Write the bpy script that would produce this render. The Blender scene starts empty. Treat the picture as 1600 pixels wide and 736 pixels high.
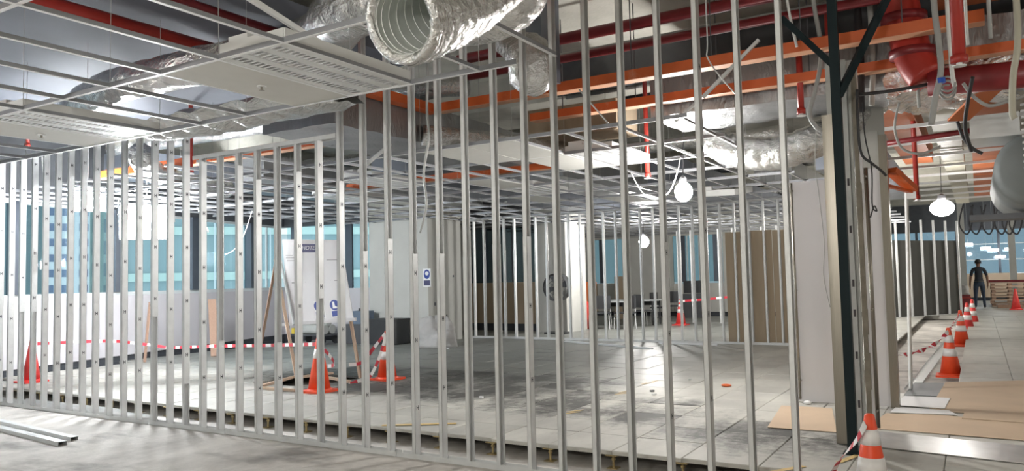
import bpy, bmesh, math, random
from mathutils import Vector, Matrix, noise
random.seed(7)
SC = bpy.context.scene
COL = SC.collection
# ------------------------------------------------------------------ camera
F, YAW, PITCH, ROLL, CH = 1192.566, 0.546136, 0.0568059, -0.023028, 1.60
fwd = Vector((-math.sin(YAW) * math.cos(PITCH), math.cos(YAW) * math.cos(PITCH), math.sin(PITCH)))
r0 = Vector((math.cos(YAW), math.sin(YAW), 0)); u0 = r0.cross(fwd)
RT = math.cos(ROLL) * r0 + math.sin(ROLL) * u0
UP = -math.sin(ROLL) * r0 + math.cos(ROLL) * u0
cd = bpy.data.cameras.new('camera'); cam = bpy.data.objects.new('camera', cd); COL.objects.link(cam)
cd.sensor_fit = 'HORIZONTAL'; cd.sensor_width = 36; cd.lens = F / 1600 * 36; cd.clip_end = 800; cd.clip_start = .05
m = Matrix((( RT.x, UP.x, -fwd.x, 0), (RT.y, UP.y, -fwd.y, 0), (RT.z, UP.z, -fwd.z, CH), (0, 0, 0, 1)))
cam.matrix_world = m
SC.camera = cam
# ------------------------------------------------------------------ world, exposure
w = bpy.data.worlds.new('outdoors'); SC.world = w; w.use_nodes = True
bg = w.node_tree.nodes['Background']; bg.inputs[0].default_value = (.78, .86, .90, 1); bg.inputs[1].default_value = 0.5
SC.view_settings.view_transform = 'Standard'; SC.view_settings.look = 'None'
SC.view_settings.exposure = 1.95; SC.view_settings.gamma = 1
BULB_W = 150.0            # emission of the hanging bulbs
FLOOD_W = 60.0           # emission of the two floodlights
ADDED_LAMP_W = 72.0            # emission of the lamps added out of view

# pixel of the photograph -> place in the room, on the plane X=, Y= or Z=
def at(x, y, X=None, Y=None, Z=None):
    d = RT * ((x - 800) / F) - UP * ((y - 368) / F) + fwd
    c = Vector((0, 0, CH))
    t = X / d.x if X is not None else Y / d.y if Y is not None else (Z - CH) / d.z
    return c + d * t

# ------------------------------------------------------------------ materials
def nodes_of(name):
    mt = bpy.data.materials.new(name); mt.use_nodes = True
    nt = mt.node_tree; return mt, nt, nt.nodes['Principled BSDF']
def mat(name, col, rough=.6, metal=0., var=.08, vs=5., bump=0., bs=40., stretch=(1, 1, 1), emit=None, trans=0., spec=None, dirt=None):
    mt, nt, b = nodes_of(name)
    N = nt.nodes.new; L = nt.links.new
    b.inputs['Roughness'].default_value = rough; b.inputs['Metallic'].default_value = metal
    b.inputs['Base Color'].default_value = (*col, 1)
    if spec is not None: b.inputs['Specular IOR Level'].default_value = spec
    if trans: b.inputs['Transmission Weight'].default_value = trans
    if emit:
        b.inputs['Emission Color'].default_value = (*emit[0], 1); b.inputs['Emission Strength'].default_value = emit[1]
        return mt
    tc = N('ShaderNodeTexCoord'); mp = N('ShaderNodeMapping'); mp.inputs['Scale'].default_value = stretch
    L(tc.outputs['Object'], mp.inputs[0])
    if var:
        nz = N('ShaderNodeTexNoise'); nz.inputs['Scale'].default_value = vs; nz.inputs['Detail'].default_value = 4
        L(mp.outputs[0], nz.inputs['Vector'])
        oi = N('ShaderNodeObjectInfo')
        mr = N('ShaderNodeMapRange'); mr.inputs[3].default_value = 1 - var; mr.inputs[4].default_value = 1 + var
        mr.inputs[1].default_value = .25; mr.inputs[2].default_value = .75
        L(nz.outputs['Fac'], mr.inputs[0])
        ob = N('ShaderNodeMapRange'); ob.inputs[3].default_value = 1 - var * .6; ob.inputs[4].default_value = 1 + var * .6
        L(oi.outputs['Random'], ob.inputs[0])
        mu = N('ShaderNodeMath'); mu.operation = 'MULTIPLY'; L(mr.outputs[0], mu.inputs[0]); L(ob.outputs[0], mu.inputs[1])
        vm = N('ShaderNodeVectorMath'); vm.operation = 'SCALE'; vm.inputs[0].default_value = col
        L(mu.outputs[0], vm.inputs['Scale'])
        out = vm.outputs[0]
        if dirt:
            n2 = N('ShaderNodeTexNoise'); n2.inputs['Scale'].default_value = dirt[1]; n2.inputs['Detail'].default_value = 8; n2.inputs['Roughness'].default_value = .7
            L(mp.outputs[0], n2.inputs['Vector'])
            m2 = N('ShaderNodeMapRange'); m2.inputs[1].default_value = dirt[2]; m2.inputs[2].default_value = dirt[2] + .15; m2.inputs[4].default_value = dirt[3]
            L(n2.outputs['Fac'], m2.inputs[0])
            mx = N('ShaderNodeMix'); mx.data_type = 'RGBA'; mx.inputs['B'].default_value = (*dirt[0], 1)
            L(m2.outputs[0], mx.inputs['Factor']); L(out, mx.inputs['A']); out = mx.outputs['Result']
        L(out, b.inputs['Base Color'])
    if bump:
        nb = N('ShaderNodeTexNoise'); nb.inputs['Scale'].default_value = bs; nb.inputs['Detail'].default_value = 3
        L(mp.outputs[0], nb.inputs['Vector'])
        bp = N('ShaderNodeBump'); bp.inputs['Strength'].default_value = bump; bp.inputs['Distance'].default_value = .02
        L(nb.outputs['Fac'], bp.inputs['Height']); L(bp.outputs[0], b.inputs['Normal'])
    return mt

def foil_mat(name, col=(.80, .80, .79), rough=.24, sc=16., strength=.7, stretch=(1, 1, 1)):
    mt, nt, b = nodes_of(name); N = nt.nodes.new; L = nt.links.new
    b.inputs['Metallic'].default_value = .95; b.inputs['Roughness'].default_value = rough; b.inputs['Base Color'].default_value = (*col, 1)
    tc = N('ShaderNodeTexCoord'); mp = N('ShaderNodeMapping'); mp.inputs['Scale'].default_value = stretch; L(tc.outputs['Object'], mp.inputs[0])
    nz = N('ShaderNodeTexNoise'); nz.inputs['Scale'].default_value = sc * .45; nz.inputs['Detail'].default_value = 6; nz.inputs['Distortion'].default_value = 2.2; nz.inputs['Roughness'].default_value = .55
    L(mp.outputs[0], nz.inputs['Vector'])
    n2 = N('ShaderNodeTexNoise'); n2.inputs['Scale'].default_value = sc * 2.2; n2.inputs['Detail'].default_value = 3; n2.inputs['Distortion'].default_value = 1.0
    L(mp.outputs[0], n2.inputs['Vector'])
    sc2 = N('ShaderNodeMath'); sc2.operation = 'MULTIPLY'; sc2.inputs[1].default_value = .25; L(n2.outputs['Fac'], sc2.inputs[0])
    ad = N('ShaderNodeMath'); L(sc2.outputs[0], ad.inputs[0]); L(nz.outputs['Fac'], ad.inputs[1])
    bp = N('ShaderNodeBump'); bp.inputs['Strength'].default_value = strength; bp.inputs['Distance'].default_value = .05
    L(ad.outputs[0], bp.inputs['Height']); L(bp.outputs[0], b.inputs['Normal'])
    return mt

M = {}
M['galv'] = mat('galvanised_steel', (.68, .69, .69), .42, .25, .07, 9, .08, 60)
M['galv_dark'] = mat('galvanised_inner', (.36, .38, .40), .5, .6, .08, 9)
M['knock'] = mat('knockout_edge', (.05, .055, .06), .6, .3, 0)
M['grid'] = mat('white_painted_tee', (.82, .83, .84), .35, .15, .05, 4)
M['tile'] = mat('ceiling_tile_white', (.62, .615, .58), .8, 0, .03, 6, .05, 120)
M['louver'] = mat('polished_louver', (.90, .91, .92), .3, .45, .05, 8, .1, 30)
M['pan'] = mat('light_pan_white', (.72, .73, .72), .4, .2, .04, 6)
M['foil'] = foil_mat('crumpled_foil', (.66, .66, .65), .27, 14, .75)
M['foil_fine'] = foil_mat('fine_wrapped_foil', (.40, .41, .42), .40, 22, .45, (1, 1, .25))
M['foil_bright'] = foil_mat('bright_crumpled_foil', (.88, .88, .88), .16, 9, .8)
M['foil_in'] = mat('duct_inner', (.62, .65, .62), .45, .35, .15, 10)
M['duct_grey'] = mat('galvanised_duct_sheet', (.20, .22, .26), .4, .5, .12, 2, .05, 8)
M['red_dark'] = mat('dark_red_pipe_paint', (.20, .018, .022), .4, 0, .15, 6)
M['red'] = mat('red_pipe_paint', (.40, .035, .025), .4, 0, .12, 6)
M['orange'] = mat('orange_tray_paint', (.60, .115, .025), .45, 0, .1, 4, dirt=((.62, .38, .26), 3., .62, .6))
M['orange_box'] = mat('orange_duct_board', (.50, .14, .045), .55, 0, .14, 3)
M['cream'] = mat('cream_duct', (.42, .40, .32), .5, 0, .1, 3)
M['concrete_c'] = mat('ceiling_concrete', (.46, .45, .40), .9, 0, .16, 2.5, .25, 25, dirt=((.2, .2, .19), 1.2, .6, .5))
M['black_pipe'] = mat('black_insulated_pipe', (.035, .035, .04), .6, 0, .2, 6)
M['grey_pipe'] = mat('grey_conduit', (.42, .43, .42), .45, .2, .1, 8)
M['cable'] = mat('grey_cable', (.32, .32, .31), .55, 0, .1, 8)
M['cable_b'] = mat('black_cable', (.03, .03, .033), .55, 0, .1, 8)
M['cable_w'] = mat('white_cable', (.72, .72, .70), .5, 0, .05, 8)
M['blue_tie'] = mat('blue_tape', (.02, .09, .45), .5, 0, .05, 8)
M['plaster'] = mat('grey_plaster', (.52, .52, .49), .85, 0, .06, 2.2, .08, 30, dirt=((.40, .40, .37), 1.1, .58, .35))
M['raw_edge'] = mat('raw_board_edge', (.30, .27, .22), .85, 0, .2, 12)
M['hoard'] = mat('pale_hoarding', (.56, .545, .57), .6, 0, .04, 1.5)
M['mull'] = mat('dark_mullion', (.10, .115, .14), .4, .4, .06, 5)
M['mull_w'] = mat('pale_window_frame', (.68, .72, .73), .4, .3, .04, 5)
M['skirt'] = mat('dark_base_gap', (.05, .055, .065), .7, 0, .1, 5)
M['mdf'] = mat('tan_board', (.36, .285, .20), .75, 0, .08, 2, .05, 60, (6, 6, .4))
M['mdf_dark'] = mat('dark_grey_board', (.075, .075, .068), .7, 0, .1, 2)
M['card'] = mat('cardboard_sheet', (.60, .455, .32), .8, 0, .07, 2.4, .05, 40, dirt=((.45, .33, .23), 1.7, .6, .5))
M['wood'] = mat('raw_timber', (.58, .43, .32), .7, 0, .12, 6, .05, 60, (12, 12, 1))
M['wood_brown'] = mat('brown_timber', (.33, .21, .15), .7, 0, .12, 6, .05, 60, (12, 12, 1))
M['steel'] = mat('brushed_stainless', (.31, .285, .245), .32, .95, .10, 14, .05, 80, (30, 30, .5))
M['steel_plate'] = mat('scuffed_steel_plate', (.66, .66, .66), .3, .8, .14, 5, .08, 20)
M['blackgreen'] = mat('black_green_paint', (.010, .020, .023), .6, 0, .1, 5, spec=.2)
M['white_film'] = mat('white_door_film', (.70, .69, .71), .45, 0, .03, 1.5)
M['cone'] = mat('orange_cone_plastic', (.86, .085, .025), .45, 0, .06, 6)
M['cone_red'] = mat('red_cone_plastic', (.72, .05, .045), .45, 0, .06, 6)
M['cone_w'] = mat('reflective_band', (.80, .78, .77), .35, 0, .05, 12)
M['tape_r'] = mat('tape_red', (.55, .04, .06), .5, 0, .05, 8)
M['tape_w'] = mat('tape_white', (.80, .79, .78), .5, 0, .05, 8)
M['board'] = mat('notice_board_white', (.66, .65, .66), .5, 0, .03, 3)
M['paper'] = mat('white_paper', (.80, .80, .80), .7, 0, .02, 3)
M['blue_sign'] = mat('mandatory_blue', (.03, .06, .30), .5, 0, .03, 3)
M['navy'] = mat('navy_print', (.06, .06, .14), .5, 0, .03, 3)
M['ink'] = mat('dark_ink', (.10, .09, .10), .6, 0, 0)
M['grey_ink'] = mat('faded_ink', (.34, .33, .34), .6, 0, 0)
M['tarp'] = mat('pale_tarp', (.42, .41, .40), .7, 0, .12, 4, .8, 7)
M['void_shade'] = mat('void_shade_grey', (.13, .14, .17), .75, 0, .10, 1.5, .05, 8)
M['black_pl'] = mat('black_plastic', (.035, .037, .04), .5, 0, .12, 6)
M['dark_grey'] = mat('dark_grey_metal', (.11, .115, .125), .5, .3, .12, 6)
M['bluegrey'] = mat('blue_grey_plastic', (.12, .16, .22), .5, 0, .1, 6)
M['grey_roll'] = mat('grey_sheet_roll', (.48, .49, .47), .7, 0, .1, 6)
M['yellow'] = mat('yellow_plastic', (.72, .55, .08), .5, 0, .06, 6)
M['yellow_mark'] = mat('yellow_floor_tape', (.66, .48, .20), .7, 0, .15, 14)
M['red_bag'] = mat('red_bag', (.62, .05, .03), .6, 0, .08, 8)
M['skin'] = mat('skin', (.20, .105, .07), .55, 0, .05, 8)
M['shirt'] = mat('dark_shirt', (.022, .027, .038), .8, 0, .15, 10)
M['jeans'] = mat('dark_jeans', (.035, .052, .085), .85, 0, .15, 12)
M['hair'] = mat('black_hair', (.01, .009, .009), .6, 0, .1, 20)
M['shoe'] = mat('dark_shoe', (.02, .02, .022), .6, 0, .1, 12)
M['pedestal'] = mat('plated_pedestal', (.46, .36, .18), .45, .5, .15, 12)
M['ahu'] = mat('grey_green_tank', (.20, .22, .22), .6, .2, .1, 3)
M['bulb_dim'] = mat('corridor_bulb_glow', (1, 1, 1), emit=((1, .97, .93), BULB_W * .10))
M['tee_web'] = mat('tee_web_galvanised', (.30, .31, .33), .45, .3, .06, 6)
M['orange_pale'] = mat('worn_orange_edge', (.66, .36, .22), .5, 0, .15, 6)
M['bulb'] = mat('bulb_glow', (1, 1, 1), emit=((1, .97, .93), BULB_W))
M['flood'] = mat('flood_glow', (1, 1, 1), emit=((.93, .97, 1.0), FLOOD_W))
M['lamp'] = mat('added_lamp_glow', (1, 1, 1), emit=((1, .96, .90), ADDED_LAMP_W))
M['tower_w'] = mat('outside_white_cladding', (.78, .79, .83), .7, 0, .04, .1)
M['tower_t'] = mat('outside_teal_glass', (.35, .44, .465), .4, 0, 0)
M['tower_d'] = mat('outside_blue_glass', (.20, .24, .36), .25, 0, .10, .2)
M['tower_g'] = mat('outside_pale_green', (.62, .74, .70), .6, 0, .05, .1)
M['plastic_grey'] = mat('grey_plastic_sheet', (.34, .36, .36), .3, .2, .1, 3)
M['screen_lamp'] = mat('far_lit_lamp', (1, 1, 1), emit=((.9, .95, 1.0), 6.0))
M['socket'] = mat('lamp_socket', (.08, .08, .085), .5, 0, 0)

def glass_mat(name, tint, dens=.35):
    mt, nt, b = nodes_of(name); N = nt.nodes.new; L = nt.links.new
    out = nt.nodes['Material Output']
    tr = N('ShaderNodeBsdfTransparent'); tr.inputs[0].default_value = (*tint, 1)
    gl = N('ShaderNodeBsdfGlossy'); gl.inputs['Roughness'].default_value = .02; gl.inputs[0].default_value = (.9, .95, 1, 1)
    lw_ = N('ShaderNodeLayerWeight'); lw_.inputs[0].default_value = .5
    pw = N('ShaderNodeMath'); pw.operation = 'POWER'; L(lw_.outputs['Facing'], pw.inputs[0]); pw.inputs[1].default_value = 5
    fr = N('ShaderNodeMapRange'); fr.inputs[3].default_value = .03; fr.inputs[4].default_value = .9; L(pw.outputs[0], fr.inputs[0])
    mx = N('ShaderNodeMixShader'); L(fr.outputs[0], mx.inputs[0]); L(tr.outputs[0], mx.inputs[1]); L(gl.outputs[0], mx.inputs[2])
    L(mx.outputs[0], out.inputs[0]); return mt
M['glass'] = glass_mat('teal_window_glass', (.74, .84, .86))
M['glass_blue'] = glass_mat('blue_window_glass', (.36, .44, .48))

def floor_mats():
    # dusty concrete slab
    mt, nt, b = nodes_of('dusty_concrete'); N = nt.nodes.new; L = nt.links.new
    g = N('ShaderNodeNewGeometry')
    def nz(sc, det, stretch=(1, 1, 1), rough=.6):
        mp = N('ShaderNodeMapping'); mp.inputs['Scale'].default_value = stretch; L(g.outputs['Position'], mp.inputs[0])
        n = N('ShaderNodeTexNoise'); n.inputs['Scale'].default_value = sc; n.inputs['Detail'].default_value = det; n.inputs['Roughness'].default_value = rough
        L(mp.outputs[0], n.inputs['Vector']); return n.outputs['Fac']
    cr = N('ShaderNodeValToRGB'); e = cr.color_ramp.elements
    e[0].position = .36; e[0].color = (.42, .395, .365, 1); e[1].position = .62; e[1].color = (.70, .665, .62, 1)
    L(nz(1.3, 9, (1, .6, 1), .68), cr.inputs[0])
    dk = N('ShaderNodeMapRange'); dk.inputs[1].default_value = .53; dk.inputs[2].default_value = .68; dk.inputs[4].default_value = .75
    L(nz(1.1, 6, (.7, 1.5, 1)), dk.inputs[0])
    mx = N('ShaderNodeMix'); mx.data_type = 'RGBA'; mx.inputs['B'].default_value = (.20, .185, .17, 1)
    L(dk.outputs[0], mx.inputs['Factor']); L(cr.outputs[0], mx.inputs['A']); L(mx.outputs['Result'], b.inputs['Base Color'])
    b.inputs['Roughness'].default_value = .75
    bp = N('ShaderNodeBump'); bp.inputs['Strength'].default_value = .25; bp.inputs['Distance'].default_value = .02; L(nz(18, 6), bp.inputs['Height']); L(bp.outputs[0], b.inputs['Normal'])
    M['slab'] = mt
    # raised floor panels: pale bare panels with black glue stains
    mt, nt, b = nodes_of('raised_floor_panel'); N = nt.nodes.new; L = nt.links.new
    g = N('ShaderNodeNewGeometry'); oi = N('ShaderNodeObjectInfo')
    def math_(op, a, c):
        n = N('ShaderNodeMath'); n.operation = op; n.use_clamp = False
        for i, q in enumerate((a, c)):
            if isinstance(q, (int, float)): n.inputs[i].default_value = q
            else: L(q, n.inputs[i])
        return n.outputs[0]
    def ell(cx, cy, rx, ry):
        v = N('ShaderNodeVectorMath'); v.operation = 'SUBTRACT'; L(g.outputs['Position'], v.inputs[0]); v.inputs[1].default_value = (cx, cy, .15)
        s = N('ShaderNodeVectorMath'); s.operation = 'MULTIPLY'; L(v.outputs[0], s.inputs[0]); s.inputs[1].default_value = (1 / rx, 1 / ry, 0)
        l = N('ShaderNodeVectorMath'); l.operation = 'LENGTH'; L(s.outputs[0], l.inputs[0])
        return math_('SUBTRACT', 1, l.outputs['Value'])
    cr = N('ShaderNodeValToRGB'); e = cr.color_ramp.elements
    e[0].position = .35; e[0].color = (.39, .38, .35, 1); e[1].position = .66; e[1].color = (.56, .55, .50, 1)
    L(nz(1.6, 7, (1, .5, 1), .62), cr.inputs[0])
    # greyer towards the back, mostly at the left
    far = N('ShaderNodeMapRange'); far.inputs[1].default_value = 8.6; far.inputs[2].default_value = 10.2
    sp = N('ShaderNodeSeparateXYZ'); L(g.outputs['Position'], sp.inputs[0])
    L(math_('ADD', sp.outputs['Y'], math_('MULTIPLY', nz(.5, 3), 2.0)), far.inputs[0])
    far.inputs[1].default_value = 9.2; far.inputs[2].default_value = 10.6
    xr = N('ShaderNodeMapRange'); xr.inputs[1].default_value = -3.2; xr.inputs[2].default_value = -5.6; xr.inputs[3].default_value = .12; L(sp.outputs['X'], xr.inputs[0])
    mxa = N('ShaderNodeMix'); mxa.data_type = 'RGBA'; mxa.inputs['B'].default_value = (.21, .22, .205, 1)
    L(math_('MULTIPLY', far.outputs[0], math_('MULTIPLY', xr.outputs[0], .9)), mxa.inputs['Factor']); L(cr.outputs[0], mxa.inputs['A'])
    # stains
    big = math_('MAXIMUM', ell(-7.1, 8.85, 4.3, 1.9), math_('MULTIPLY', math_('MAXIMUM', ell(-1.6, 7.1, 1.5, 1.1), ell(-3.6, 7.8, 2.4, 1.3)), .62))
    ra = math_('MULTIPLY', math_('SUBTRACT', oi.outputs['Random'], .5), .22)
    st = math_('ADD', math_('ADD', math_('MULTIPLY', math_('MINIMUM', math_('MAXIMUM', big, -.35), .46), .62), ra), math_('ADD', math_('MULTIPLY', nz(1.5, 8, (1.6, .9, 1), .72), .65), math_('MULTIPLY', nz(7, 9, (.7, 2.2, 1), .85), .46)))
    ms = N('ShaderNodeMapRange'); ms.inputs[1].default_value = .67; ms.inputs[2].default_value = .86; ms.inputs[4].default_value = .92; L(st, ms.inputs[0])
    mxb = N('ShaderNodeMix'); mxb.data_type = 'RGBA'; mxb.inputs['B'].default_value = (.040, .039, .037, 1)
    L(ms.outputs[0], mxb.inputs['Factor']); L(mxa.outputs['Result'], mxb.inputs['A'])
    br = N('ShaderNodeMapRange'); br.inputs[3].default_value = .90; br.inputs[4].default_value = 1.08; L(oi.outputs['Random'], br.inputs[0])
    vs = N('ShaderNodeVectorMath'); vs.operation = 'SCALE'; L(mxb.outputs['Result'], vs.inputs[0]); L(br.outputs[0], vs.inputs['Scale'])
    L(vs.outputs[0], b.inputs['Base Color'])
    rr = N('ShaderNodeMapRange'); rr.inputs[3].default_value = .62; rr.inputs[4].default_value = .46; L(far.outputs[0], rr.inputs[0])
    L(rr.outputs[0], b.inputs['Roughness'])
    bp = N('ShaderNodeBump'); bp.inputs['Strength'].default_value = .15; bp.inputs['Distance'].default_value = .01; L(nz(22, 6), bp.inputs['Height']); L(bp.outputs[0], b.inputs['Normal'])
    M['panel'] = mt
floor_mats()

# ------------------------------------------------------------------ mesh helpers
class MB:
    def __init__(s): s.v = []; s.f = []; s.mi = []
    def add(s, vs, fs, mi=0):
        o = len(s.v); s.v += [tuple(p) for p in vs]
        for f in fs: s.f.append(tuple(i + o for i in f)); s.mi.append(mi)
        return s
    def box(s, c, d, rz=0, mi=0, mtx=None):
        x, y, z = d[0] / 2, d[1] / 2, d[2] / 2
        pts = [Vector(p) for p in ((-x, -y, -z), (x, -y, -z), (x, y, -z), (-x, y, -z), (-x, -y, z), (x, -y, z), (x, y, z), (-x, y, z))]
        R = mtx if mtx is not None else Matrix.Rotation(rz, 3, 'Z')
        s.add([R @ p + Vector(c) for p in pts], [(0, 3, 2, 1), (4, 5, 6, 7), (0, 1, 5, 4), (1, 2, 6, 5), (2, 3, 7, 6), (3, 0, 4, 7)], mi); return s
    def bx(s, x0, x1, y0, y1, z0, z1, mi=0):
        return s.box(((x0 + x1) / 2, (y0 + y1) / 2, (z0 + z1) / 2), (abs(x1 - x0), abs(y1 - y0), abs(z1 - z0)), mi=mi)
    def bar(s, a, b, wd, ht, mi=0):
        a, b = Vector(a), Vector(b); d = b - a; L = d.length; d.normalize()
        up = Vector((0, 0, 1)) if abs(d.z) < .95 else Vector((0, 1, 0))
        x = d.cross(up).normalized(); z = x.cross(d)
        return s.box((a + b) / 2, (wd, L, ht), mtx=Matrix((x, d, z)).transposed(), mi=mi)
    def tube(s, pts, r, n=8, mi=0, cap=True, wob=0):
        pts = [Vector(p) for p in pts]; rs = r if isinstance(r, (list, tuple)) else [r] * len(pts)
        rings = []; px = None
        for i, p in enumerate(pts):
            d = (pts[min(i + 1, len(pts) - 1)] - pts[max(i - 1, 0)]).normalized()
            if px is None:
                up = Vector((0, 0, 1)) if abs(d.z) < .9 else Vector((1, 0, 0)); px = d.cross(up).normalized()
            else: px = (px - d * px.dot(d)).normalized()
            py = d.cross(px)
            rings.append([p + (px * math.cos(2 * math.pi * k / n) + py * math.sin(2 * math.pi * k / n)) * rs[i] * (1 + wob * noise.noise((p + px * math.cos(6.283 * k / n) + py * math.sin(6.283 * k / n)) * 4)) for k in range(n)])
        vs = [q for rg in rings for q in rg]; fs = []
        for i in range(len(pts) - 1):
            for k in range(n): fs.append((i * n + k, i * n + (k + 1) % n, (i + 1) * n + (k + 1) % n, (i + 1) * n + k))
        if cap: fs += [tuple(range(n))[::-1], tuple((len(pts) - 1) * n + k for k in range(n))]
        return s.add(vs, fs, mi)
    def lathe(s, c, prof, n=20, mi=0, axis='Z', rot=0):
        vs = []; fs = []
        for r, z in prof:
            for k in range(n):
                a = 2 * math.pi * k / n + rot; vs.append(Vector((c[0] + r * math.cos(a), c[1] + r * math.sin(a), c[2] + z)))
        for i in range(len(prof) - 1):
            for k in range(n): fs.append((i * n + k, i * n + (k + 1) % n, (i + 1) * n + (k + 1) % n, (i + 1) * n + k))
        fs += [tuple(range(n))[::-1], tuple((len(prof) - 1) * n + k for k in range(n))]
        return s.add(vs, fs, mi)
    def ball(s, c, r, n=12, mi=0, sq=(1, 1, 1)):
        prof = [(max(.001, math.sin(math.pi * i / (n // 2 + 2))) * r, -math.cos(math.pi * i / (n // 2 + 2)) * r) for i in range(n // 2 + 3)]
        o = len(s.v); s.lathe((0, 0, 0), prof, n, mi)
        for i in range(o, len(s.v)): s.v[i] = tuple(Vector(s.v[i]) * Vector(sq) + Vector(c)) if False else (s.v[i][0] * sq[0] + c[0], s.v[i][1] * sq[1] + c[1], s.v[i][2] * sq[2] + c[2])
        return s
    def mesh(s, name, mats, smooth=False):
        me = bpy.data.meshes.new(name); me.from_pydata(s.v, [], s.f)
        for q in (mats if isinstance(mats, (list, tuple)) else [mats]): me.materials.append(M[q] if isinstance(q, str) else q)
        if len(me.materials) > 1: me.polygons.foreach_set('material_index', s.mi)
        if smooth: me.polygons.foreach_set('use_smooth', [True] * len(me.polygons))
        me.update(); return me
    def build(s, name, mats, parent=None, smooth=False, **k):
        return link(name, s.mesh(name, mats, smooth), parent, **k)
def link(name, me, parent=None, loc=None, rz=None, **k):
    o = bpy.data.objects.new(name, me); COL.objects.link(o)
    if loc is not None: o.location = loc
    if rz is not None: o.rotation_euler = (0, 0, rz)
    if parent is not None:
        o.parent = parent
        if loc is None: o.location = -Vector(parent['o']) if 'o' in parent else o.location
    for q, v_ in k.items(): o[q] = v_
    return o
def thing(name, label, cat, group=None, loc=(0, 0, 0), rz=0):
    o = bpy.data.objects.new(name, None); COL.objects.link(o); o.location = loc; o.rotation_euler = (0, 0, rz); o.empty_display_size = .1
    o['label'] = label; o['category'] = cat
    if group: o['group'] = group
    return o
def tag(o, label, cat, group=None):
    o['label'] = label; o['category'] = cat
    if group: o['group'] = group
    return o
def struct(name, mb, mats, parent=None, smooth=False):
    o = mb.build(name, mats, parent, smooth)
    if parent is None: o['kind'] = 'structure'
    return o
def copy_thing(t, loc, rz=None, label=None):
    r = t.copy(); COL.objects.link(r); r.location = loc
    if rz is not None: r.rotation_euler = (0, 0, rz)
    if label: r['label'] = label
    for ch in t.children:
        c = ch.copy(); COL.objects.link(c); c.parent = r
        for g in ch.children:
            d = g.copy(); COL.objects.link(d); d.parent = c
    return r
def spline(pts, n=8):
    pts = [Vector(p) for p in pts]; out = []
    P_ = [pts[0]] + pts + [pts[-1]]
    for i in range(1, len(P_) - 2):
        for k in range(n):
            t = k / n; a, b, c, d = P_[i - 1], P_[i], P_[i + 1], P_[i + 2]
            out.append(.5 * ((2 * b) + (c - a) * t + (2 * a - 5 * b + 4 * c - d) * t * t + (3 * b - a - 3 * c + d) * t ** 3))
    out.append(pts[-1]); return out
def foil_box(x0, x1, y0, y1, z0, z1, step=.09, amp=.03, seed=0, fs=3.):
    # a wrapped duct: subdivided box with its foil skin pushed in and out
    mb = MB()
    nx, ny, nz = (max(1, int((b - a) / step)) for a, b in ((x0, x1), (y0, y1), (z0, z1)))
    def d(p):
        q = p * fs + Vector((seed, seed * 2, 0)); o = Vector((noise.noise(q), noise.noise(q + Vector((9, 0, 0))), noise.noise(q + Vector((0, 17, 0)))))
        q2 = p * fs * 3.1; o2 = Vector((noise.noise(q2), noise.noise(q2 + Vector((5, 0, 0))), noise.noise(q2 + Vector((0, 7, 0)))))
        return p + o * amp + o2 * amp * .45
    def face(o, u, v, nu, nv):
        vs = [d(o + u * (i / nu) + v * (j / nv)) for j in range(nv + 1) for i in range(nu + 1)]
        fs_ = [(j * (nu + 1) + i, j * (nu + 1) + i + 1, (j + 1) * (nu + 1) + i + 1, (j + 1) * (nu + 1) + i) for j in range(nv) for i in range(nu)]
        mb.add(vs, fs_)
    X, Y, Z = Vector((x1 - x0, 0, 0)), Vector((0, y1 - y0, 0)), Vector((0, 0, z1 - z0)); O = Vector((x0, y0, z0))
    face(O, Y, X, ny, nx); face(O + Z, X, Y, nx, ny); face(O, X, Z, nx, nz); face(O + Y, Z, X, nz, nx); face(O, Z, Y, nz, ny); face(O + X, Y, Z, ny, nz)
    return mb
def tape(pts, wd, name, label, seg=.09, group=None, twist=0.):
    pts = spline(pts, 10); mb = MB(); acc = 0; prev = None; L = 0
    for i in range(len(pts) - 1):
        a, b = pts[i], pts[i + 1]; n = max(1, int((b - a).length / .03))
        for k in range(n):
            p, q = a.lerp(b, k / n), a.lerp(b, (k + 1) / n); dd = (q - p)
            if dd.length < 1e-6: continue
            dirn = dd.normalized()
            def off(s_, dirn=dirn):
                h = Vector((0, 0, 1)) if abs(dirn.z) < .95 else Vector((1, 0, 0))
                x = dirn.cross(h).normalized(); z = x.cross(dirn); ang = twist * s_
                return (z * math.cos(ang) + x * math.sin(ang)) * wd / 2, (x * math.cos(ang) - z * math.sin(ang)) * .0012
            (o1, t1), (o2, t2) = off(L), off(L + dd.length); mi = int(L / seg) % 2
            mb.add([p - o1 - t1, q - o2 - t2, q + o2 - t2, p + o1 - t1, p - o1 + t1, q - o2 + t2, q + o2 + t2, p + o1 + t1], [(0, 3, 2, 1), (4, 5, 6, 7), (0, 1, 5, 4), (2, 3, 7, 6)], mi); L += dd.length
    return tag(mb.build(name, ['tape_w', 'tape_r']), label, 'barrier tape', group)
def text(body, size, mt, name='lettering', align='CENTER'):
    cu = bpy.data.curves.new(name, 'FONT'); cu.body = body; cu.size = size; cu.extrude = .0008; cu.align_x = align; cu.align_y = 'CENTER'; cu.resolution_u = 2
    o = bpy.data.objects.new(name, cu); COL.objects.link(o)
    bpy.context.view_layer.update()
    me = bpy.data.meshes.new_from_object(o.evaluated_get(bpy.context.evaluated_depsgraph_get())); bpy.data.objects.remove(o)
    me.materials.clear(); me.materials.append(M[mt]); return me
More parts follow.
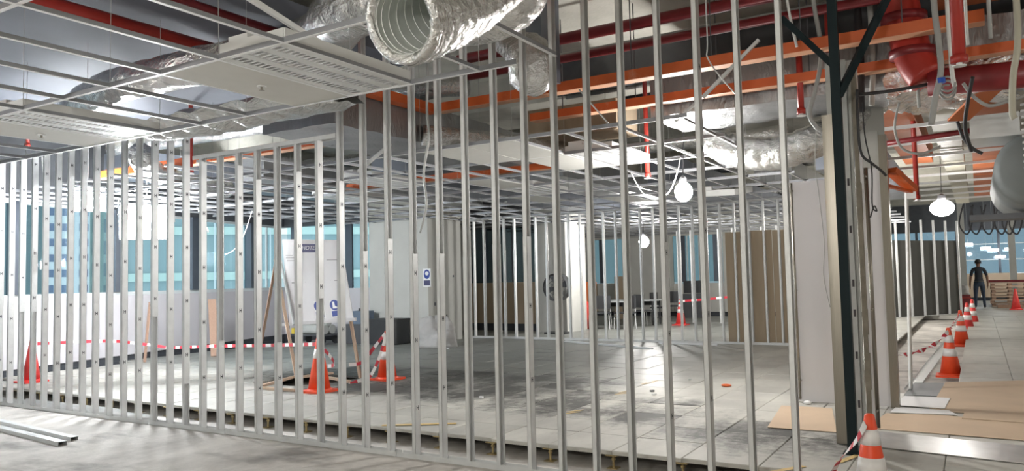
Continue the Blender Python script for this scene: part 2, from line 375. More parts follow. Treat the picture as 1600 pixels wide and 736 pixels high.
# ================================================================== the shell
ZC = 4.6
struct('floor', MB().bx(-17.5, 6.5, -4, 44, -.2, 0), 'slab')
c = MB().bx(-17.5, 6.5, -4, 44, ZC, ZC + .25)
ceil = struct('ceiling', c, 'concrete_c')
for i, (y0, y1, z0) in enumerate(((9.6, 10.3, 4.15), (17.6, 18.2, 4.1), (25.5, 26.2, 4.1), (33.0, 33.6, 4.1))):
    MB().bx(-17.3, 6.4, y0, y1, z0, ZC - .002).build('concrete_beam', 'concrete_c', ceil)
MB().bx(-5.0, 6.2, 9.02, 9.4, 4.13, ZC - .002).build('shaded_beam', 'dark_grey', ceil)  # concrete beam; the shade on its face is put in as dark grey
for x in (-13.2, -8.2, 1.6):
    MB().bx(x - .22, x + .22, -3.9, 43.9, 4.32, ZC - .003).build('concrete_rib', 'concrete_c', ceil)
struct('wall_right', MB().bx(6.3, 6.5, -4, 44, .001, ZC - .001), 'plaster')
struct('wall_rear', MB().bx(-12, 6.3, -4, -3.8, .001, ZC - .001), 'plaster')

# left wall: hoarding below, curtain wall above, running slightly askew to the stud wall
def lw(y, off=0.): return Vector((-14.02 - .2506 * (y - 6.71) - off, y, 0))
LD = (lw(1) - lw(0)).normalized(); LR = math.atan2(LD.y, LD.x)
def lwbar(mb, y0, y1, z0, z1, th, off=0., mi=0):
    a, b = lw(y0, off), lw(y1, off); c_ = (a + b) / 2
    return mb.box((c_.x, c_.y, (z0 + z1) / 2), ((b - a).length, th, z1 - z0), rz=LR, mi=mi)
wl = struct('wall_left', lwbar(MB(), -3.9, 14.5, 0.0, .16, .12, .08), 'skirt')
ys = [-3.9 + 1.22 * i for i in range(16)]
for y0, y1 in zip(ys[:-1], ys[1:]):
    lwbar(MB(), y0 + .003, min(y1, 14.42) - .003, .26, 1.45, .03, .02 + random.uniform(0, .004)).build('hoarding_panel', 'hoard', wl)
lwbar(MB(), -3.9, 14.42, .16, .26, .03, .06).build('base_gap', 'skirt', wl)
lwbar(MB(), -3.9, 14.42, 1.45, 1.52, .10, .05).build('window_sill', 'mull_w', wl)
lwbar(MB(), -3.9, 14.42, 3.15, ZC - .002, .14, .08).build('head_panel', 'dark_grey', wl)
mull_y = [-1.5, .6, 2.6, 4.6, 6.75, 8.85, 10.95, 13.0, 14.35]
for k, (a, b) in enumerate(zip(mull_y[:-1], mull_y[1:])):
    wn = lwbar(MB(), a + .1, b - .1, 1.52, 3.15, .012, .09).build('window_%d' % (k + 1), 'glass'); wn['kind'] = 'structure'
    lwbar(MB(), a - .10, a + .10, 1.52, 3.15, .20, .03).build('mullion', 'mull', wn)
    lwbar(MB(), (a + b) / 2 - .018, (a + b) / 2 + .018, 1.525, 3.145, .05, .06).build('window_frame', 'mull_w', wn)
    lwbar(MB(), a + .101, b - .101, 3.09, 3.149, .05, .06).build('window_frame', 'mull_w', wn)
# back wall of the near room with a window
wb = struct('wall_back', MB().bx(-16.2, -12.9, 14.42, 14.5, .0, .26), 'skirt')
for a, b in ((-16.05, -14.9), (-14.9, -13.75), (-13.75, -12.9)):
    MB().bx(a + .003, b - .003, 14.4, 14.43, .26, 1.46).build('hoarding_panel', 'hoard', wb)
MB().bx(-16.1, -12.9, 14.40, 14.5, 3.12, ZC - .003).build('head_panel', 'dark_grey', wb)
wn = MB().bx(-15.9, -12.76, 14.46, 14.472, 1.462, 3.118).build('window_9', 'glass'); wn['kind'] = 'structure'
for x, wd in ((-15.6, .22), (-13.62, .22)):
    MB().bx(x - wd / 2, x + wd / 2, 14.40, 14.456, 1.462, 3.118).build('mullion', 'mull', wn)
for x in (-14.6, -13.18):
    MB().bx(x - .018, x + .018, 14.43, 14.458, 1.462, 3.118).build('window_frame', 'mull_w', wn)
pil = struct('wall_pillar', MB().bx(-12.75, -10.95, 14.2, 15.55, .15, 3.07), 'plaster')
MB().bx(-12.75, -10.95, 14.2, 15.55, 3.07, ZC - .002).build('pillar_head', 'concrete_c', pil)
mb = MB()
for x, y, z, s in ((-10.94, 14.45, 1.05, .05), (-10.94, 14.9, .75, .04), (-10.94, 14.75, 2.5, .03), (-10.94, 15.2, 1.7, .035)):
    mb.box((x, y, z), (.012, s, s * 1.5))
mb.build('wall_fixing', 'dark_grey', pil)

# ------------------------------------------------------------------ raised access floor
rf = struct('floor_raised', MB().bx(-13.2, -1.32, 9.9, 10.0, .02, .11), 'galv_dark')
tile_me = {}
def panel_mesh(k):
    if k not in tile_me:
        rnd = random.Random(k); mb = MB(); h = .298; z = [rnd.uniform(-.0025, .0015) for _ in range(4)]
        t = [(-h, -h, z[0]), (h, -h, z[1]), (h, h, z[2]), (-h, h, z[3])]; b_ = .006
        mb.add([(x * (1 - b_ / h), y * (1 - b_ / h), q) for x, y, q in t] + [(x, y, q - b_) for x, y, q in t] + [(x, y, -.034) for x, y, _ in t],
               [(0, 1, 2, 3)] + [(i, i + 4, (i + 1) % 4 + 4, (i + 1) % 4) for i in range(4)] + [(i + 4, i + 8, (i + 1) % 4 + 8, (i + 1) % 4 + 4) for i in range(4)] + [(11, 10, 9, 8)])
        tile_me[k] = mb.mesh('panel', 'panel')
    return tile_me[k]
GX0, GY0 = -3.88, 5.93
cells = []
for j in range(0, 36):
    y = GY0 + .3 + .6 * j
    for i in range(-18, 17):
        x = GX0 + .3 + .6 * i
        if y < 14.3:
            if x < lw(y).x + .25: continue
        elif x < -17: continue
        if -12.8 < x < -10.8 and 14.1 < y < 15.6: continue
        if y > 14.3 and y < 15.7 and x < -10.9: continue
        if y > 9.9 and -1.30 < x < -.10: continue          # open trench
        if x > 3.2 and y < 22: continue
        if y > 15.6 and x < -12.6: continue
        if abs(x + 8.9) < .62 and abs(y - 8.6) < .62: continue      # lifted panels beside the notice board
        cells.append((y, x))
cells.sort(key=lambda c_: c_[0] + .25 * abs(c_[1] + 4.5))
rest = MB()
for n, (y, x) in enumerate(cells):
    dz = random.uniform(-.0025, .0025)
    if n < 300: link('floor_panel', panel_mesh(n % 9), rf, loc=(x, y, .15 + dz), rz=random.choice((0, math.pi / 2, math.pi)))
    else:
        h = .2975
        rest.add([(x - h, y - h, .15 + dz), (x + h, y - h, .15 + dz), (x + h, y + h, .15 + dz), (x - h, y + h, .15 + dz), (x - h, y - h, .12), (x + h, y - h, .12), (x + h, y + h, .12), (x - h, y + h, .12)],
                 [(0, 1, 2, 3), (0, 4, 5, 1), (1, 5, 6, 2), (2, 6, 7, 3), (3, 7, 4, 0)])
rest.build('floor_panels_beyond', 'panel', rf, kind='stuff')
far = MB().bx(-17, 6.2, 27.6, 43.5, .02, .149).build('far_floor', 'panel', rf)
pm = MB().box((0, 0, .111), (.10, .10, .008)).lathe((0, 0, .004), [(.011, .0), (.011, .104)], 8).box((0, 0, .004), (.09, .09, .006)).lathe((0, 0, .07), [(.02, 0), (.02, .016)], 6).mesh('pedestal', 'pedestal')
for i in range(-14, 10):
    for j in range(2):
        p = link('pedestal', pm, rf, loc=(GX0 + .6 * i, GY0 + .03 + .6 * j, 0))
# ------------------------------------------------------------------ first stud wall
WY, SX0, SP = 5.48, -1.135, .30
sw = thing('stud_wall', 'long partition frame of galvanised steel studs in the foreground, no boards fixed yet', 'partition frame')
def cstud(mb, x, y, z0, z1, web_right=True, wb=.075, fl=.038, t=.0022, mi=0):
    # C-section: front flange towards the camera, web on one side, lips on the other
    x0, x1 = x, x + fl; wx = x1 - t if web_right else x0; lx = x0 if web_right else x1 - t
    mb.bx(x0, x1, y, y + t, z0, z1, mi); mb.bx(x0, x1, y + wb - t, y + wb, z0, z1, mi)
    mb.bx(wx, wx + t, y, y + wb, z0, z1, mi)
    mb.bx(lx, lx + t, y, y + .008, z0, z1, mi); mb.bx(lx, lx + t, y + wb - .008, y + wb, z0, z1, mi)
def knocks(x, zs, y):
    mb = MB()
    for z in zs:
        for dy in (-.011, .011): mb.box((x, y + dy, z), (.0012, .006, .042))
        mb.box((x, y, z), (.0012, .022, .010))
    return mb
joints = {0: (1.05, 1), 1: (1.85, 1), 3: (1.85, 0), 4: (2.2, 1), 5: (1.3, 1), 6: (2.35, 1), 7: (1.95, 0), 8: (1.9, 1), 9: (1.8, 1), 10: (1.84, 0), 11: (1.85, 0), 12: (2.0, 0),
          13: (1.9, 0), 14: (2.6, 0), 15: (1.45, 2), 16: (2.75, 0), 17: (1.0, 0), 18: (2.72, 0), 19: (2.9, 0), 20: (1.0, 0), 21: (3.0, 0), 22: (.5, 2), 24: (1.25, 2), 25: (3.05, 0), 26: (3.0, 0), 33: (1.3, 2), 34: (1.3, 2)}
for i in range(0, 38):
    x = SX0 - SP * i + random.uniform(-.008, .008)
    top = 4.58 if i < 15 else (3.07 if i < 22 else 3.36 + .003 * i)
    mb = MB()
    solid_low = True
    open_above = i in joints
    zj = joints[i][0] if open_above else None
    lo = i not in (0, 1, 2, 4, 5) and not (i in (3, 6))      # web towards the right on the lower piece
    lean = 0
    if open_above and joints[i][1] == 0:
        cstud(mb, x, WY, .004, zj, True); cstud(mb, x + .001, WY + .0025, zj - .25, top, False, fl=.036, wb=.070)
        zs_w = (.3, zj)
    elif open_above and joints[i][1] == 2:
        cstud(mb, x, WY, zj, top, True); cstud(mb, x + .001, WY + .0025, .004, zj + .25, False, fl=.036, wb=.070); zs_w = (zj, top)
    elif open_above:
        cstud(mb, x, WY, .004, zj, False); cstud(mb, x + .001, WY + .0025, zj - .2, top, False, fl=.036, wb=.070); zs_w = None
    else:
        cstud(mb, x, WY, .004, top, True); zs_w = (.3, top)
    s = mb.build('stud', 'galv', sw)
    if zs_w:
        z = zs_w[0] + random.uniform(.1, .5); zs = []
        while z < zs_w[1] - .05: zs.append(z); z += .61
        if zs: knocks(x + .0386, zs, WY + .0375).build('knockout', 'knock', s)
def track(mb, x0, x1, z, up=1, y=WY):
    mb.bx(x0, x1, y - .004, y + .080, z, z + .003 * up if up > 0 else z - .003)
    for yy in (y - .0055, y + .0788): mb.bx(x0, x1, yy, yy + .0025, z, z + .045 * up)
for a, b in ((-12.6, -8.35), (-8.34, -7.0), (-6.99, -4.62), (-4.61, -1.02)):
    mb = MB(); track(mb, a, b, .0015 if a != -6.99 else .003, 1); mb.build('bottom_track', 'galv', sw)
mb = MB(); track(mb, -7.55, -5.34, 3.075, -1); mb.build('top_track', 'galv', sw)
mb = MB(); track(mb, -5.2, -1.0, 4.597, -1); mb.build('top_track', 'galv', sw)
mb = MB(); track(mb, -12.6, -7.6, 3.475, -1); mb.build('top_track', 'galv', sw)
# ------------------------------------------------------------------ second stud wall, deep in the room
SY = 15.9
sw2 = thing('stud_wall', 'second steel stud frame across the back of the room, beyond the stained floor', 'partition frame')
for i in range(0, 26):
    x = -10.83 + .297 * i
    mb = MB(); cstud(mb, x, SY, .152, 3.12, i % 2 == 0); mb.build('stud', 'galv', sw2)
mb = MB(); track(mb, -10.9, -3.2, .151, 1, SY); mb.build('bottom_track', 'galv', sw2)
mb = MB(); track(mb, -10.9, -3.2, 3.125, -1, SY); mb.build('top_track', 'galv', sw2)
for k, (a, b) in enumerate(((-4.5, -4.03), (-4.02, -3.55), (-3.54, -3.07), (-3.06, -2.6))):
    o = MB().bx(a, b, 16.02, 16.035, .152, 2.47 + .01 * (k % 2)).build('wall_board', 'mdf')
    tag(o, ['tan board upright behind the second stud frame, leftmost of its four', 'tan board upright behind the second stud frame, second from the left of its four',
            'tan board upright behind the second stud frame, third from the left of its four', 'tan board upright behind the second stud frame, half hidden by the door leaf'][k], 'board', 'tan boards behind the second stud frame')
# ------------------------------------------------------------------ lengths of track left lying around
def loose_track(name, a, b, wd, label, ht=.03, group=None, mt='galv'):
    a, b = Vector(a), Vector(b); d = b - a; L = d.length; t = thing(name, label, 'metal track', group, a, math.atan2(d.y, d.x))
    MB().bx(0, L, -wd / 2, wd / 2, 0, .002).build('web', mt, t)
    for s in (-1, 1): MB().bx(0, L, s * wd / 2 - .001, s * wd / 2 + .001, .002, ht).build('flange', mt, t)
    return t
def loose_stud(a, b, label, wd=.07, ht=.04):
    a, b = Vector(a), Vector(b); d = b - a; L = d.length; t = thing('loose_stud', label, 'metal stud', 'spare studs on the concrete', a, math.atan2(d.y, d.x))
    MB().bx(0, L, -wd / 2, wd / 2, ht - .002, ht).build('web', 'galv', t)
    for s in (-1, 1):
        f = MB().bx(0, L, s * wd / 2 - .001, s * wd / 2 + .001, 0, ht - .002).build('flange', 'galv', t)
        MB().bx(0, L, s * (wd / 2 - .006) - .005, s * (wd / 2 - .006) + .005, 0, .002).build('lip', 'galv_dark', f)
    return t
p, q = at(98, 690, Z=.04), at(-60, 652, Z=.04); loose_stud((p.x, p.y, 0), (q.x, q.y, 0), 'spare steel stud lying on bare concrete, the nearer of the two', .085)
p, q = at(109, 684, Z=.04), at(-60, 645, Z=.04); loose_stud((p.x, p.y + .05, 0), (q.x, q.y + .05, 0), 'spare steel stud lying on bare concrete, the farther of the two', .075)
loose_track('loose_track', at(1018, 546, Z=.151), at(880, 534, Z=.151), .10, 'pale metal track lying on the floor in front of the second stud frame', group='tracks at the second stud frame', mt='grid')
loose_track('loose_track', at(1120, 540, Z=.151), at(1030, 537, Z=.151), .08, 'short pale track on the floor by the tan boards', group='tracks at the second stud frame', mt='grid')
loose_track('trench_channel', at(1424, 610, Z=.001), at(1481, 536, Z=.001), .16, 'wide steel channel running along the trench beside the cones', .03)
loose_track('trench_channel', at(1450, 588, Z=.001) + Vector((.17, 0, 0)), at(1490, 530, Z=.001) + Vector((.02, 0, 0)), .07, 'narrow steel channel in the trench nearest the row of cones', .03)
for k, (x0, x1, y0, y1) in enumerate(((-12.6, -8.6, 5.70, 5.76), (-11.8, -9.5, 5.80, 5.87))):
    loose_track('loose_track', (x0, y0, .001), (x1, y1 - .04, .001), .06, ['long track on the slab just behind the left end of the stud frame', 'short track on the slab under the edge of the raised floor at the left'][k], .04)
# ================================================================== doorway at the right
t = thing('steel_post', 'tall black-green steel post with slanting braces beside the stainless cladding', 'post', loc=(0, 0, 0))
MB().bx(-.952, -.880, 6.62, 6.69, .152, 4.598).build('shaft', 'blackgreen', t)
MB().bx(-.985, -.85, 6.60, 6.74, .1505, .160).build('base_plate', 'blackgreen', t)
a = at(1325, 112, Y=6.9); b = at(1372, 0, Y=6.9)
MB().bar((-.90, 6.66, a.z - .25), (-.42, 7.0, b.z + .25), .055, .055).build('brace', 'blackgreen', t)
a = at(1222, 32, Y=6.7); b = at(1268, 72, Y=6.67)
MB().bar((a.x, a.y, a.z + .02), (-.94, 6.66, b.z - .18), .05, .05).build('brace', 'blackgreen', t)
# door frame
df = thing('door_frame', 'unfinished door frame with stainless cladding and raw edges beside the black-green post', 'door frame')
MB().bx(-1.088, -1.010, 6.99, 7.06, .152, 2.95).build('cladding', 'steel', df)
MB().bx(-1.009, -.998, 6.985, 7.075, .152, 2.95).build('cladding_edge', 'steel', df)
mb = MB(); cstud(mb, -.925, 6.95, .152, 3.4, False, .06, .052); mb.build('jamb_stud', 'galv', df)
MB().bx(-.871, -.850, 6.98, 7.03, .152, 3.3).build('jamb_edge', 'grey_roll', df)
mb = MB()
z = .152
rnd = random.Random(3)
while z < 3.3:
    h = rnd.uniform(.15, .4); e = rnd.uniform(0, .012); mb.bx(-.848, -.806 - e, 7.03 + e, 7.09, z, min(z + h, 3.3)); z += h
mb.build('raw_board_edge', 'raw_edge', df)
MB().bx(-.818, -.796, 7.095, 7.16, .152, 2.6).build('pale_strip', 'white_film', df)
mb = MB()
for z in (.5, .9, 1.25, 1.5, 1.95, 2.35): mb.box((-.893, 6.946, z), (.016, .006, .06))
mb.build('fixing_slot', 'ink', df)
MB().bx(-1.06, -.82, 7.10, 7.28, 2.96, 3.42).build('head_board', 'plaster', df)
def pull(parent, x, y, z0, z1, zs, dy, r=.016):
    h = MB().tube([(x, y, z0), (x, y, z1)], r, 12).build('handle', 'steel', parent, True)
    for z in zs: MB().tube([(x, y + .001, z), (x + dy[0], y + dy[1], z)], r * .75, 8).build('standoff', 'steel', h, True)
    return h
pull(df, -.797, 7.30, .25, 2.50, (.40, 1.27, 2.42), (-.012, -.14), .019)
# white door leaves / panels behind
dl = thing('door_leaf', 'white film-wrapped door leaf with a long steel pull, left of the stainless cladding', 'door')
MB().bx(-1.80, -1.15, 9.0, 9.05, .165, 2.62).build('panel', 'white_film', dl)
pull(dl, -1.745, 8.93, .20, 2.60, (.40, 1.40, 2.52), (0, .068), .014)
MB().bx(-1.815, -1.80, 8.99, 9.06, .165, 2.62).build('edge_strip', 'mull_w', dl)
dr = thing('door_leaf', 'narrow white film-wrapped door leaf to the right of the timber jamb', 'door')
MB().bx(-1.05, -.848, 9.0, 9.05, .165, 2.70).build('panel', 'white_film', dr)
MB().bx(-1.05, -.848, 9.0, 9.05, 2.702, 3.1).build('top_panel', 'plaster', dr)
cl = tag(MB().bx(-.846, -.768, 8.98, 9.12, .152, 3.05).build('door_post', 'steel'), 'brushed stainless door post at the right edge of the white door leaf', 'post')
tag(MB().bx(-1.12, -.80, 9.2, 9.26, 2.95, 3.55).build('raw_panel', 'plaster'), 'raw grey board above the narrow white door leaf', 'board')
# floor coverings
def sheet(name, pts, z, th, mt, label, cat, group=None, curl=0):
    pts = [Vector((p[0], p[1], 0)) for p in pts]; n = len(pts)
    mb = MB(); mb.add([(p.x, p.y, z) for p in pts] + [(p.x, p.y, z + th) for p in pts], [tuple(range(n))[::-1], tuple(range(n, 2 * n))] + [(i, (i + 1) % n, n + (i + 1) % n, n + i) for i in range(n)])
    return tag(mb.build(name, mt), label, cat, group)
Zf = .1545
def pp(*q): return [at(x, y, Z=Zf) for x, y in q]
sheet('cardboard_sheet', pp((1199, 668), (1221, 634), (1300, 638), (1308, 676)), Zf, .004, 'card', 'tan cardboard sheet on the floor left of the stainless cladding', 'sheet', 'cardboard sheets on the floor')
sheet('cardboard_sheet', [(-.95, 7.75), (-.86, 8.62), (-.45, 8.72), (1.6, 8.55), (1.7, 7.55), (.2, 7.72)], Zf, .004, 'card', 'long tan cardboard sheet right behind the steel floor plate', 'sheet', 'cardboard sheets on the floor')
sheet('cardboard_sheet', [(-.50, 8.95), (-.42, 11.25), (1.8, 12.6), (1.9, 8.85)], Zf + .0002, .004, 'card', 'large tan cardboard sheet spread on the corridor floor by the nearest corridor cone', 'sheet', 'cardboard sheets on the floor')
sheet('cardboard_sheet', [(-.2, 8.58), (-.18, 9.0), (1.9, 8.95), (1.9, 8.45)], Zf + .006, .004, 'card', 'tan cardboard strip lapped over the joint between two larger sheets', 'sheet', 'cardboard sheets on the floor')
sheet('white_sheet', [(-.83, 8.66), (-.80, 9.05), (-.32, 9.0), (-.24, 8.76)], Zf + .006, .004, 'paper', 'white sheet on the floor at the foot of the stainless door post', 'sheet', 'white sheets on the floor')
sheet('white_sheet', [(-.84, 9.12), (-.78, 9.85), (-.33, 9.85), (-.36, 9.1)], Zf + .006, .004, 'board', 'pale grey sheet lying between the white sheet and the black mat', 'sheet', 'white sheets on the floor')
sheet('black_mat', [(-.80, 9.95), (-.76, 11.1), (-.44, 11.2), (-.42, 9.98)], .152, .006, 'dark_grey', 'dark mat on the floor beside the large cardboard sheet', 'mat')
sheet('steel_plate', [(-.90, 6.98), (-.90, 7.62), (1.6, 7.33), (1.6, 6.62)], Zf, .005, 'steel_plate', 'shiny scuffed steel plate laid across the doorway floor', 'plate')
mb = MB()
for (x, y) in ((1222, 726), (1232, 718), (1243, 708)):
    a = at(x - 8, y + 10, Z=.155); mb.box((a.x, a.y, .1556), (.05, .55, .0012), rz=-.55)
    break
tag(mb.build('yellow_marking', 'yellow_mark'), 'broad yellow marking on the floor at the left of the nearest cone', 'marking', 'yellow marks on the floor')
def mark(x, y, wd, ln, rz, label):
    a = at(x, y, Z=.155); tag(MB().box((a.x, a.y, .1556), (wd, ln, .0012), rz=rz).build('yellow_marking', 'yellow_mark'), label, 'marking', 'yellow marks on the floor')
mark(1402, 700, .001, .001, 0, 'x') if False else None
mark(1327, 716, .05, .35, -.3, 'short yellow marking on the floor behind the nearest cone')
mark(655, 663, .07, .75, -1.0, 'faded yellow stripe at the edge of the raised floor')
for k, (x, y) in enumerate(((893, 645), (972, 615), (1012, 599))):
    for s in (0, 1):
        a = at(x + 6 * s, y - 3 * s, Z=.155)
        tag(MB().box((a.x, a.y, .1556), (.025, .22, .0012), rz=-.5).build('yellow_marking', 'yellow_mark'),
            '%s yellow tape mark of the %s pair on the stained floor' % (('near', 'far')[s], ('nearest', 'middle', 'farthest')[k]), 'marking', 'yellow marks on the floor')
a = at(1135, 604, Z=.155)
tag(MB().ball((a.x, a.y, .172), .05, 10, sq=(1.4, 1, .35)).build('orange_scrap', 'orange', smooth=True), 'small orange scrap lying alone on the pale floor', 'scrap')
for k, (x, y) in enumerate(((1258, 622), (1268, 618), (1262, 626))):
    a = at(x, y + 6, Z=.155)
    tag(MB().ball((a.x, a.y, .175), .035, 8, sq=(1.3, .8, .6)).build('crumpled_scrap', ['tape_w', 'red_bag', 'paper'][k], smooth=True), ['crumpled white scrap at the foot of the white door leaf', 'crumpled red scrap at the foot of the white door leaf', 'small white paper ball in front of the white door leaf'][k], 'scrap')
for k, (x, y) in enumerate(((752, 622), (1022, 617), (1078, 594), (700, 545), (1019, 612))):
    a = at(x, y, Z=.155)
    tag(MB().box((a.x, a.y, .165), (.05, .035, .02), rz=k).build('debris', ['paper', 'paper', 'grey_roll', 'paper', 'black_pl'][k]),
        ['small white chip on the black floor stain', 'white chip in the middle of the pale floor', 'grey chip on the pale floor near the second stud frame', 'white chip on the floor in front of the tarp heap', 'black chip on the pale floor'][k], 'debris')

# ================================================================== traffic cones
def cone(loc, h, label, bands=((.50, .70, 1), (.78, .92, 1)), mt='cone', group='traffic cones', rz=0.):
    t = thing('traffic_cone', label, 'cone', group, loc, rz)
    b = h * .27
    mb = MB(); mb.box((0, 0, .014), (b * 2, b * 2, .028))
    mb.lathe((0, 0, .028), [(b * .86, 0), (b * .80, .02)], 20); mb.build('base', mt, t)
    r0_, r1 = b * .74, .028
    def rad(u): return r0_ + (r1 - r0_) * u
    mb = MB(); mb.lathe((0, 0, 0), [(rad(0), .045), (rad(.5), .045 + (h - .045) * .5), (rad(.97), h * .985), (r1 * .8, h)], 24)
    mb.build('body', mt, t, True)
    for u0, u1, _ in bands:
        z0, z1 = .045 + (h - .045) * u0, .045 + (h - .045) * u1
        MB().lathe((0, 0, 0), [(rad(u0) + .003, z0), (rad(u1) + .003, z1)], 24).build('band', 'cone_w', t, True)
    return t
B2 = ((.38, .55, 1), (.68, .84, 1))
p = at(1366, 806, Z=0); c0 = cone((p.x, p.y, 0), .66, 'nearest orange cone with two white bands, foot cut off below the steel post', B2)
p = at(1486, 588, Z=0); cone((p.x, p.y, 0), .72, 'orange cone with two white bands beside the large cardboard sheet', B2)
p = at(1503, 541, Z=0); cone((p.x, p.y, 0), .74, 'second orange cone along the trench in the corridor row', B2)
p = at(1513, 519, Z=0); cone((p.x, p.y, 0), .74, 'third cone along the trench, red and half hidden', B2, 'cone_red')
p = at(1521, 511, Z=0); cone((p.x, p.y, 0), .76, 'farthest cone of the row along the trench', B2, 'cone_red')
p = at(1588, 484, Z=.15); cone((p.x, p.y, .15), .72, 'plain red cone standing alone in front of the pallet stack', (), 'cone_red')
p = at(499, 612, Z=.15); cone((p.x, p.y, .15), .74, 'orange cone with a white band at the left of the lifted floor panels', ((.58, .76, 1),))
p = at(605, 593, Z=.15); cone((p.x, p.y, .15), .72, 'orange cone with white bands right of the notice board', B2)
p = at(49, 597, Z=.15); cone((p.x, p.y, .15), .66, 'red cone by the hoarding at the far left', (), 'cone_red')
p = at(1064, 508, Z=.15); cone((p.x, p.y, .15), .74, 'red cone with white bands beyond the second stud frame', ((.45, .6, 1), (.7, .8, 1)), 'cone_red')
p = at(1080, 484, Z=.15); cone((p.x, p.y, .15), .7, 'small plain red cone farther back in the rear room', (), 'cone_red')
# barrier tapes
T2 = 'red and white barrier tapes'
P_ = lambda x, y, Y: at(x, y, Y=Y)
tape([P_(262, 544, 8.9), P_(330, 541, 8.6), P_(400, 540, 8.3), P_(450, 539, 8.0), P_(498, 538, 7.5)], .05, 'barrier_tape', 'red and white tape stretched level to the cone left of the floor hole', .16, T2)
tape([P_(499, 540, 7.5), P_(512, 552, 7.7), P_(522, 566, 7.9), P_(520, 571, 8.0), P_(512, 572, 8.05)], .05, 'barrier_tape', 'loose tape end hanging from the cone left of the floor hole', .12, T2)
tape([P_(545, 570, 8.4), P_(566, 566, 8.6), P_(583, 545, 8.75), P_(602, 521, 8.75)], .05, 'barrier_tape', 'tape rising from the board leg to the cone top at its right', .12, T2)
tape([P_(603, 524, 8.74), P_(592, 560, 8.6), P_(578, 588, 8.45), P_(560, 595, 8.35), P_(545, 601, 8.2)], .05, 'barrier_tape', 'tape sagging from the cone right of the board down to the floor', .12, T2)
tape([P_(1482, 518, 12.9), P_(1462, 537, 12.6), P_(1435, 550, 12.2), P_(1402, 556, 11.8)], .06, 'barrier_tape', 'twisted striped tape sagging from the corridor cone to the door post', .07, T2, 9)
tape([P_(1484, 516, 13.1), P_(1500, 492, 17.9)], .05, 'barrier_tape', 'short striped tape between the first two cones along the trench', .15, T2, 4)
tape([P_(1352, 662, 5.46), P_(1338, 688, 5.55), P_(1314, 716, 5.75), P_(1300, 740, 5.9)], .05, 'barrier_tape', 'white and red tape hanging from the nearest cone down to the left', .07, T2, 2)
tape([P_(1060, 471, 21.5), P_(1100, 468, 21.0), P_(1140, 464, 20.5)], .06, 'barrier_tape', 'striped tape running right from the cone beyond the second stud frame', .25, T2)
tape([P_(40, 538, 6.5), P_(160, 533, 7.6), P_(210, 536, 8.4), P_(262, 543, 8.9)], .05, 'barrier_tape', 'striped tape along the hoarding from the far left cone', .16, T2)

# ================================================================== notice board on timber legs
nb = thing('notice_board', 'white notice board with blue safety signs on slanting timber legs behind the studs', 'notice board')
a, b, c_, d = at(441, 374, Y=8.62), at(532, 375, Y=8.80), at(552, 499, Y=8.55), at(452, 507, Y=8.35)
n_ = (b - a).cross(d - a).normalized()
if n_.y > 0: n_ = -n_
def bq(u, v_, off=0.): return (a * (1 - u) + b * u) * (1 - v_) + (d * (1 - u) + c_ * u) * v_ + n_ * off
MB().add([bq(0, 0), bq(1, 0), bq(1, 1), bq(0, 1)] + [bq(0, 0, -.02), bq(1, 0, -.02), bq(1, 1, -.02), bq(0, 1, -.02)], [(0, 1, 2, 3), (7, 6, 5, 4), (0, 4, 5, 1), (1, 5, 6, 2), (2, 6, 7, 3), (3, 7, 4, 0)]).build('panel', 'board', nb)
def patch(u0, u1, v0, v1, mt, nm, off=.002, th=.0015):
    q = [bq(u0, v0, off + th), bq(u1, v0, off + th), bq(u1, v1, off + th), bq(u0, v1, off + th), bq(u0, v0, .0), bq(u1, v0, .0), bq(u1, v1, .0), bq(u0, v1, .0)]
    return MB().add(q, [(0, 1, 2, 3), (0, 4, 5, 1), (1, 5, 6, 2), (2, 6, 7, 3), (3, 7, 4, 0)]).build(nm, mt, nb)
pn = patch(.33, .60, .055, .16, 'navy', 'heading_plate')
def board_text(body, size, mt, u, v_, parent, off=.005):
    me = text(body, size, mt)
    ex = (bq(1, v_) - bq(0, v_)).normalized(); ey = n_.cross(ex) ; 
    if ey.z < 0: ey = -ey
    o_ = bq(u, v_, off); me.transform(Matrix(((ex.x, ey.x, n_.x, o_.x), (ex.y, ey.y, n_.y, o_.y), (ex.z, ey.z, n_.z, o_.z), (0, 0, 0, 1))))
    return link('lettering', me, parent)
board_text('HOTEL', .095, 'paper', .465, .108, pn)
mb = MB()
for (u0, u1, v_) in ((.04, .16, .19), (.04, .18, .22), (.05, .25, .255), (.32, .46, .255), (.55, .60, .25), (.72, .92, .25), (.10, .22, .52), (.33, .44, .515), (.47, .56, .515), (.66, .74, .515), (.80, .92, .51), (.56, .60, .22)):
    q = [bq(u0, v_, .003), bq(u1, v_, .003), bq(u1, v_ + .012, .003), bq(u0, v_ + .012, .003)]; mb.add(q, [(0, 1, 2, 3)])
mb.build('printed_lines', 'grey_ink', nb, kind='stuff')
